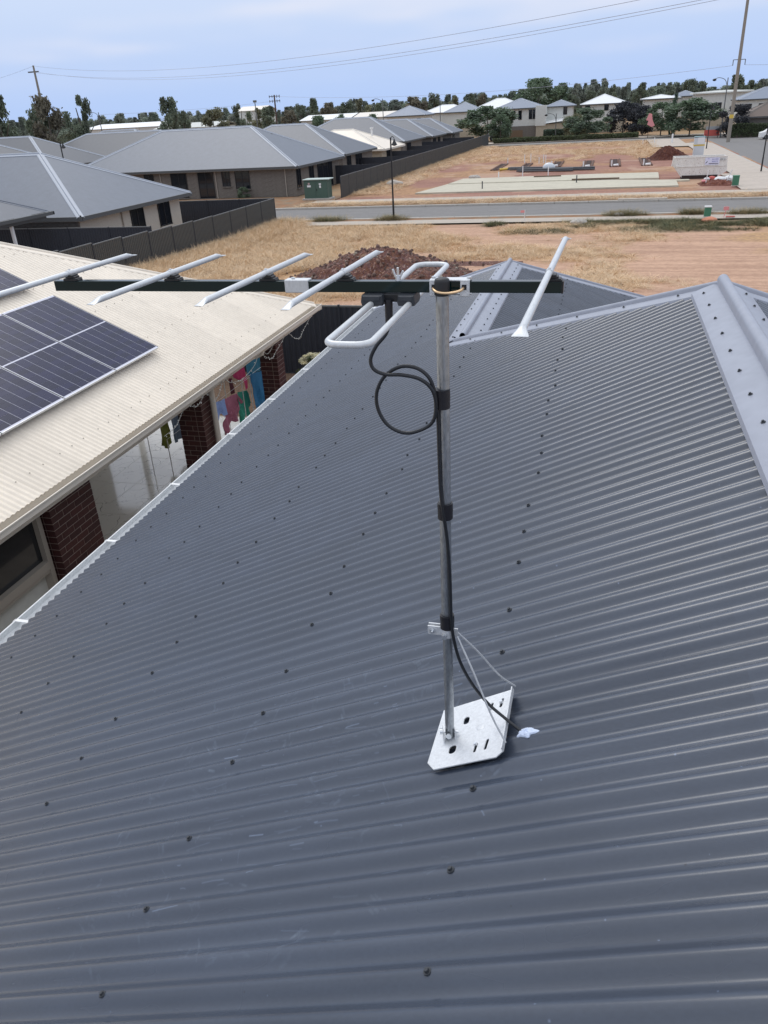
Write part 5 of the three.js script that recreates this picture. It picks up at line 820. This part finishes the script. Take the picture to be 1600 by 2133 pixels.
// ---------------------------------------------------------------- trees, shrubs, grass
function crownGeo(seed, n, kind) { // unit crown: radius .5, height 0..1, made of leaf sprays
  const rnd = mulberry(seed), v = [], cols = [], clumps = [];
  const K = kind === 'column' ? 26 : kind === 'gum' ? 20 : 26;
  for (let i = 0; i < K; i++) { const y = kind === 'column' ? rnd() : kind === 'gum' ? 0.12 + 0.82 * rnd() : 0.08 + 0.84 * rnd(); const prof = kind === 'column' ? 0.42 * Math.sqrt(Math.max(0.05, 1 - y)) : kind === 'gum' ? 0.42 * Math.sin(Math.PI * clamp(0.25 + y * 0.72)) * (0.55 + 0.7 * rnd()) : 0.44 * Math.sqrt(Math.max(0.04, 1 - (2 * y - 0.85) ** 2)); const a = rnd() * 6.283, r = prof * Math.sqrt(0.15 + 0.85 * rnd()); clumps.push([Math.cos(a) * r, y, Math.sin(a) * r, (kind === 'gum' ? 0.08 : 0.10) * (0.7 + 0.8 * rnd()), 0.7 + 0.6 * rnd()]); }
  const a = new V3(), b = new V3(), c = new V3(), o = new V3();
  for (let i = 0; i < n; i++) {
    const q = clumps[Math.floor(rnd() * K)]; o.set(rnd() + rnd() - 1, rnd() + rnd() - 1, rnd() + rnd() - 1).multiplyScalar(q[3] * 1.25); o.x += q[0]; o.y = clamp(o.y + q[1], 0, 1); o.z += q[2];
    const s = 0.010 + 0.015 * rnd(); a.set(rnd() - 0.5, rnd() - 0.5, rnd() - 0.5).normalize(); b.set(rnd() - 0.5, rnd() - 0.5, rnd() - 0.5).cross(a).normalize(); const t = q[4] * (0.75 + 0.5 * rnd());
    const p = [o.clone().addScaledVector(a, s * 1.3), o.clone().addScaledVector(b, s), o.clone().addScaledVector(a, -s * 1.3), o.clone().addScaledVector(b, -s)];
    for (const k of [0, 1, 2, 0, 2, 3]) { v.push(p[k].x, p[k].y, p[k].z); cols.push(t, t, t * 0.95); }
  }
  const g = new THREE.BufferGeometry(); g.setAttribute('position', new THREE.Float32BufferAttribute(v, 3)); g.setAttribute('color', new THREE.Float32BufferAttribute(cols, 3)); g.computeVertexNormals(); const r = join(g); r.userData.done = true; return r;
}
const crowns = { gum: [1, 2, 3, 4].map(s => crownGeo(s * 13, 6500, 'gum')), round: [5, 6, 7].map(s => crownGeo(s * 13, 8500, 'round')), column: [crownGeo(99, 4000, 'column')] };
const leafM = (r, g, b) => phys(C(r, g, b), 0.9, { vertexColors: true, side: THREE.DoubleSide, transmission: 0.35, thickness: 0 });
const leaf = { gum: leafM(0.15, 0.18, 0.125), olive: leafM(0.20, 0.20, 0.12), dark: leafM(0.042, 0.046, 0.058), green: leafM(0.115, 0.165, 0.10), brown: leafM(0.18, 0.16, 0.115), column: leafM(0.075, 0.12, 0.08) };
const trunkGeo = join([rod(new V3(0, 0, 0), new V3(0.01, 0.5, 0.01), 0.022, 0.015, 7), rod(new V3(0.01, 0.5, 0.01), new V3(-0.02, 0.85, 0), 0.014, 0.006, 6), rod(new V3(0.005, 0.38, 0), new V3(0.2, 0.66, 0.08), 0.010, 0.004, 5), rod(new V3(0.005, 0.42, 0), new V3(-0.19, 0.68, -0.1), 0.010, 0.004, 5)]); trunkGeo.userData.done = true;
let treeN = 0;
function tree(u, d, h, w, kind, lm, label, low = 0.15, group = 'trees on the skyline', y0 = 0) {
  const t = thing(kind === 'gum' ? 'gum_tree' : kind === 'column' ? 'cypress_tree' : 'street_tree', label, 'tree', group, P(u, y0, d)); t.rotation.y = treeN * 2.4; treeN++;
  const tr = mesh('trunk', trunkGeo, M.trunk, t); tr.scale.set(h, h, h);
  const g = crowns[kind]; const c = mesh('crown', g[treeN % g.length], leaf[lm], t); c.scale.set(w * 1.12, h * (1 - low), w * 1.12); c.position.y = h * low; return t;
}
const ord = ['first', 'second', 'third', 'fourth', 'fifth', 'sixth', 'seventh', 'eighth', 'ninth', 'tenth', 'eleventh', 'twelfth', 'thirteenth', 'fourteenth', 'fifteenth'];
[[-87.5, 110, 11.4, 6.5], [-86.6, 118, 11.0, 6.0], [-80.4, 112, 11.3, 6.6], [-80.6, 120, 11.0, 5.4]].forEach(([u, d, h, w], i) => tree(u, d, h, w, 'gum', i === 2 ? 'brown' : 'gum', ord[i] + ' gum tree from the left edge, below the distant pole', 0.02));
[[-81.4, 150, 10.8, 6.4], [-86.3, 165, 9.2, 4.4], [-84.4, 175, 9.0, 8.0], [-84.2, 190, 9.6, 5.6]].forEach(([u, d, h, w], i) => tree(u, d, h, w, 'gum', i === 2 ? 'olive' : 'gum', ord[i] + ' gum tree behind the brown brick house roof, counted from left', 0.08));
[[-87.2, 215, 8.9, 7.7], [-85.7, 225, 8.5, 7.1], [-87.5, 240, 9.5, 4.8], [-97.6, 230, 8.9, 6.2], [-90.7, 260, 10.9, 5.7], [-83.6, 255, 10.2, 8.0], [-81.4, 265, 9.8, 6.7], [-74.4, 260, 10.1, 7.7], [-71.8, 270, 8.6, 5.7], [-56.3, 250, 10.4, 9.8], [-50.9, 255, 10.5, 5.9], [-47.8, 270, 9.4, 7.0], [-41.0, 260, 9.7, 5.0], [-37.7, 262, 10.1, 5.3], [-33.1, 265, 8.6, 7.3]].forEach(([u, d, h, w], i) => tree(u, d, h, w, 'gum', ['gum', 'brown', 'gum', 'olive'][i % 4], ord[i] + ' small gum tree on the central skyline, counted from the dark power pole', 0.05));
[[-18.8, 235, 11.9, 13.2], [-13.6, 240, 10.6, 7.0], [-10.6, 235, 8.6, 4.7], [-5.7, 240, 8.7, 4.7], [-0.1, 240, 9.6, 5.6], [7.2, 245, 9.7, 6.3], [15.1, 250, 8.2, 4.7], [19.4, 245, 10.1, 6.9], [22.2, 245, 9.2, 5.2], [30.3, 240, 10.2, 7.7], [34.7, 245, 9.5, 6.0]].forEach(([u, d, h, w], i) => tree(u, d, h, w, i < 2 ? 'round' : 'gum', i < 2 ? 'green' : 'gum', ord[i] + ' tree on the right skyline above the far houses, counted from left', 0.05));
tree(-24.0, 174, 6.4, 11.2, 'round', 'green', 'wide green street tree behind the last grey roof', 0.1, 'street trees');
tree(-20.6, 168, 4.8, 4.2, 'round', 'green', 'small green tree just in front of the white truck house', 0.15, 'street trees');
tree(-4.1, 166, 5.2, 8.6, 'round', 'green', 'round green street tree before the white pyramid roof', 0.22, 'street trees');
tree(2.3, 176, 5.9, 6.6, 'round', 'dark', 'very dark purple leaved tree beside the pink banner', 0.05, 'street trees');
tree(5.9, 172, 5.0, 5.0, 'round', 'dark', 'dark tree just right of the pink banner', 0.05, 'street trees');
tree(8.8, 164, 5.5, 6.6, 'round', 'green', 'green street tree left of the slim cypress', 0.18, 'street trees');
tree(13.4, 160, 5.9, 9.4, 'round', 'green', 'broadest green street tree, right of the slim cypress', 0.15, 'street trees');
tree(11.0, 168, 6.7, 1.7, 'column', 'column', 'slim upright cypress between two green street trees', 0.02, 'street trees');
tree(19.6, 150, 4.7, 5.4, 'round', 'dark', 'dark round tree right of the tall pole', 0.05, 'street trees');
tree(-44.4, 141, 6.4, 3.4, 'round', 'green', 'small green tree rising between grey roofs, left of the others', 0.1, 'garden trees between roofs');
tree(-52.2, 152, 6.3, 4.4, 'round', 'green', 'green garden tree before the pale warehouse roof', 0.1, 'garden trees between roofs');
tree(-42.0, 152, 6.1, 3.6, 'round', 'green', 'green garden tree right of the pale warehouse', 0.1, 'garden trees between roofs');
tree(-6.5, 172, 4.2, 5, 'round', 'olive', 'olive shrub beside the white garage roof', 0.02, 'street trees');
tree(-32.8, 72.4, 1.0, 1.2, 'round', 'green', 'small green shrub under the brown brick house window', 0.02, 'garden trees between roofs');
{ // wood far behind everything: one mass
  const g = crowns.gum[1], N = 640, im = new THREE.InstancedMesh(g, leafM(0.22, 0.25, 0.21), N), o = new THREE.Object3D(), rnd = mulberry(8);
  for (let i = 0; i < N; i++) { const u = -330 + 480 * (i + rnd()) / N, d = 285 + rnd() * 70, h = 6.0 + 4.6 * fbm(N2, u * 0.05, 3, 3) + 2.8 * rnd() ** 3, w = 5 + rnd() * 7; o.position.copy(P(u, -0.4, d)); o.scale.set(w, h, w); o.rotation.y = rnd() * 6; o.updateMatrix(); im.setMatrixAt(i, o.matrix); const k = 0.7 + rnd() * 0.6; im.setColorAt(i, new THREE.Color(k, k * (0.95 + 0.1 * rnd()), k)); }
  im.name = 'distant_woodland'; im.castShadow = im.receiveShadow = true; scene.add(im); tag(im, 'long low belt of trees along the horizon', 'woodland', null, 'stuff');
}
{ // clipped hedges: leafy boxes
  const hedge = (u0, u1, d0, d1, h, lm, label, seed) => { const rnd = mulberry(seed), v = [], col = [], n = 9000, a = new V3(), b = new V3(); for (let i = 0; i < n; i++) { const u = lerp(u0, u1, rnd()), d = lerp(d0, d1, rnd()), hh = h * (0.82 + 0.3 * fbm(N1, u * 0.7, d, 3)), y = hh * Math.sqrt(rnd()), s = 0.07 + 0.09 * rnd(); const o = P(u, y, d); a.set(rnd() - 0.5, rnd() - 0.5, rnd() - 0.5).normalize(); b.set(rnd() - 0.5, rnd() - 0.5, rnd() - 0.5).cross(a).normalize(); const t = 0.7 + 0.6 * rnd(), p = [o.clone().addScaledVector(a, s), o.clone().addScaledVector(b, s), o.clone().addScaledVector(a, -s), o.clone().addScaledVector(b, -s)]; for (const k of [0, 1, 2, 0, 2, 3]) { v.push(p[k].x, p[k].y, p[k].z); col.push(t, t, t); } }
    const g = new THREE.BufferGeometry(); g.setAttribute('position', new THREE.Float32BufferAttribute(v, 3)); g.setAttribute('color', new THREE.Float32BufferAttribute(col, 3)); g.computeVertexNormals(); const t = thing('hedge', label, 'hedge', 'hedges'); mesh('foliage', g, leaf[lm], t); mesh('stems', span(u0 + 0.2, u1 - 0.2, 0, h * 0.6, (d0 + d1) / 2 - 0.2, (d0 + d1) / 2 + 0.2), M.trunk, t); };
  leaf.hedge = leafM(0.085, 0.105, 0.040); leaf.hedgeDark = leafM(0.060, 0.085, 0.030);
  hedge(-21.2, 4.9, 160.5, 162.2, 0.95, 'hedge', 'long low green hedge along the far side of the site', 4);
  hedge(18.5, 26, 147.0, 148, 1.9, 'hedgeDark', 'tall clipped hedge before the brown roofed house at right', 6);
  hedge(-13, -5, 176, 177.5, 1.6, 'column', 'dark low hedge in front of the garage', 7);
}
{ // flowers and bag by the far pier
  const t = thing('potted_plant', 'cream flowering plant in a pale green pot beyond the patio', 'plant', null, P(-6.55, 0.7, 17.2)); mesh('pot', new THREE.LatheGeometry([[0.0, 0], [0.2, 0], [0.27, 0.42], [0.29, 0.44], [0.25, 0.45]].map(p => new THREE.Vector2(...p)), 20), std(C(0.30, 0.42, 0.38), 0.6), t); const c = mesh('foliage', crowns.round[1], leaf.hedge, t); c.scale.set(0.75, 0.6, 0.75); c.position.y = 0.35; const f = mesh('flowers', crowns.round[2], leafM(0.62, 0.58, 0.42), t); f.scale.set(0.62, 0.34, 0.62); f.position.y = 0.66;
}
{ // dry grass and kerb weeds
  const rnd = mulberry(55); const blade = (n, spread, bend) => { const v = [], nn = []; for (let i = 0; i < n; i++) { const a = rnd() * 6.283, r = rnd() * 0.16, x = Math.cos(a) * r, z = Math.sin(a) * r, h = 0.55 + 0.45 * rnd(), dx = Math.cos(a + rnd() - 0.5) * bend * (0.4 + rnd()), dz = Math.sin(a + rnd() - 0.5) * bend * (0.4 + rnd()), px = -Math.sin(a) * 0.009, pz = Math.cos(a) * 0.009; v.push(x - px, 0, z - pz, x + px, 0, z + pz, x + dx * 0.5, h * 0.7, z + dz * 0.5, x - px * 0.6 + dx * 0.45, h * 0.62, z - pz * 0.6 + dz * 0.45, x + px * 0.6 + dx * 0.45, h * 0.62, z + pz * 0.6 + dz * 0.45, x + dx * 1.2, h, z + dz * 1.2); } const g = new THREE.BufferGeometry(); g.setAttribute('position', new THREE.Float32BufferAttribute(v, 3)); g.computeVertexNormals(); return join(g); };
  const tuft = [blade(18, 0.3, 0.30), blade(16, 0.3, 0.5)];
  function grass(name, label, N, pick, color, seed) { const r = mulberry(seed), im = new THREE.InstancedMesh(tuft[seed % 2], std(C(1, 1, 1), 0.95, 0, { side: THREE.DoubleSide }), N), o = new THREE.Object3D(); let k = 0, guard = 0; while (k < N && guard++ < N * 60) { const q = pick(r); if (!q) continue; const [u, d, h, w, y = gy(u, d)] = q; o.position.copy(P(u, y - 0.01, d)); o.scale.set(w, h, w); o.rotation.set((r() - 0.5) * 0.5, r() * 6.283, (r() - 0.5) * 0.5); o.updateMatrix(); im.setMatrixAt(k, o.matrix); im.setColorAt(k, color(r)); k++; } im.count = k; im.name = name; im.castShadow = im.receiveShadow = true; scene.add(im); tag(im, label, 'grass', null, 'stuff'); }
  const straw = r => { const k = 0.75 + 0.5 * r(), q = r() * 0.05; return C((0.67 + q) * k, 0.52 * k, (0.36 - q) * k); };
  grass('dry_grass', 'straw coloured dry grass over the left of the vacant block', 26000, r => { const u = -21.6 + 26 * r() ** 1.5, d = 19.5 + 32 * r(); const w = fbm(N2, u * 0.22 + 3, d * 0.22, 4) + sstep(-5, -17, u) * 0.34 + sstep(28, 19, d) * 0.10; if (r() > sstep(0.42, 0.72, w)) return null; if (Math.hypot((u + 9.3) / 5.0, (d - 33.4) / 4) < 1) return null; const fe = sstep(-19, -21.6, u); return [u, d, 0.10 + 0.24 * r() * sstep(2, -12, u) + 0.05 * r() + fe * 0.35 * r(), 0.55 + 0.9 * r()]; }, straw, 2);
  grass('tall_straw_grass', 'tall straw grass along the foot of the brown fence', 2600, r => { const u = -21.5 + 2.2 * r() ** 2, d = 24 + 29.5 * r(); return [u, d, 0.35 + 0.5 * r(), 0.7 + 0.5 * r()]; }, straw, 3);
  grass('kerb_weeds', 'grey green weeds along the near footpath', 5200, r => { const u = -7 + 24 * r(), d = 47.5 + 4.6 * Math.sqrt(r()); if (fbm(N3, u * 0.28, d * 0.5, 3) < 0.47) return null; return [u, d, 0.10 + 0.16 * r(), 0.6 + 0.8 * r()]; }, r => { const k = 0.7 + 0.6 * r(); return r() < 0.3 ? C(0.30 * k, 0.24 * k, 0.12 * k) : C(0.10 * k, 0.115 * k, 0.06 * k); }, 4);
  grass('verge_tufts', 'clumps of tall weeds on the near kerb strip', 900, r => { const c = [[-14.0, 54.4, 1.3], [-18.5, 54.5, 1.6], [1.2, 54.5, 1.5], [5.4, 54.6, 1.0], [-21.5, 53.6, 1.5], [8.6, 54.3, 1.6]][Math.floor(r() * 6)]; return [c[0] + (r() + r() - 1) * c[2], c[1] + (r() - 0.5) * 0.8, 0.14 + 0.34 * r(), 0.6 + 0.5 * r(), 0.08]; }, r => { const k = 0.7 + 0.6 * r(); return r() < 0.55 ? C(0.36 * k, 0.28 * k, 0.15 * k) : C(0.12 * k, 0.13 * k, 0.06 * k); }, 5);
  grass('site_grass', 'dry grass along the receding fence and far end of the site', 6500, r => { const a = r() < 0.35, u = a ? -22.2 + 3.5 * r() ** 2 : -21 + 28 * r(), d = a ? 72 + 80 * r() : 108 + 42 * r(); if (!a && fbm(N2, u * 0.15 + 5, d * 0.12, 4) < 0.46) return null; return [u, d, 0.08 + 0.2 * r(), 0.8 + 1.2 * r(), 0.02]; }, straw, 6);
  grass('far_verge_grass', 'thin dry grass strip beside the far kerb', 2200, r => [-24 + 37 * r(), 63 + 2.8 * r(), 0.06 + 0.12 * r(), 0.6 + 0.9 * r(), 0.09], straw, 7);
}
renderer.render(scene, camera);
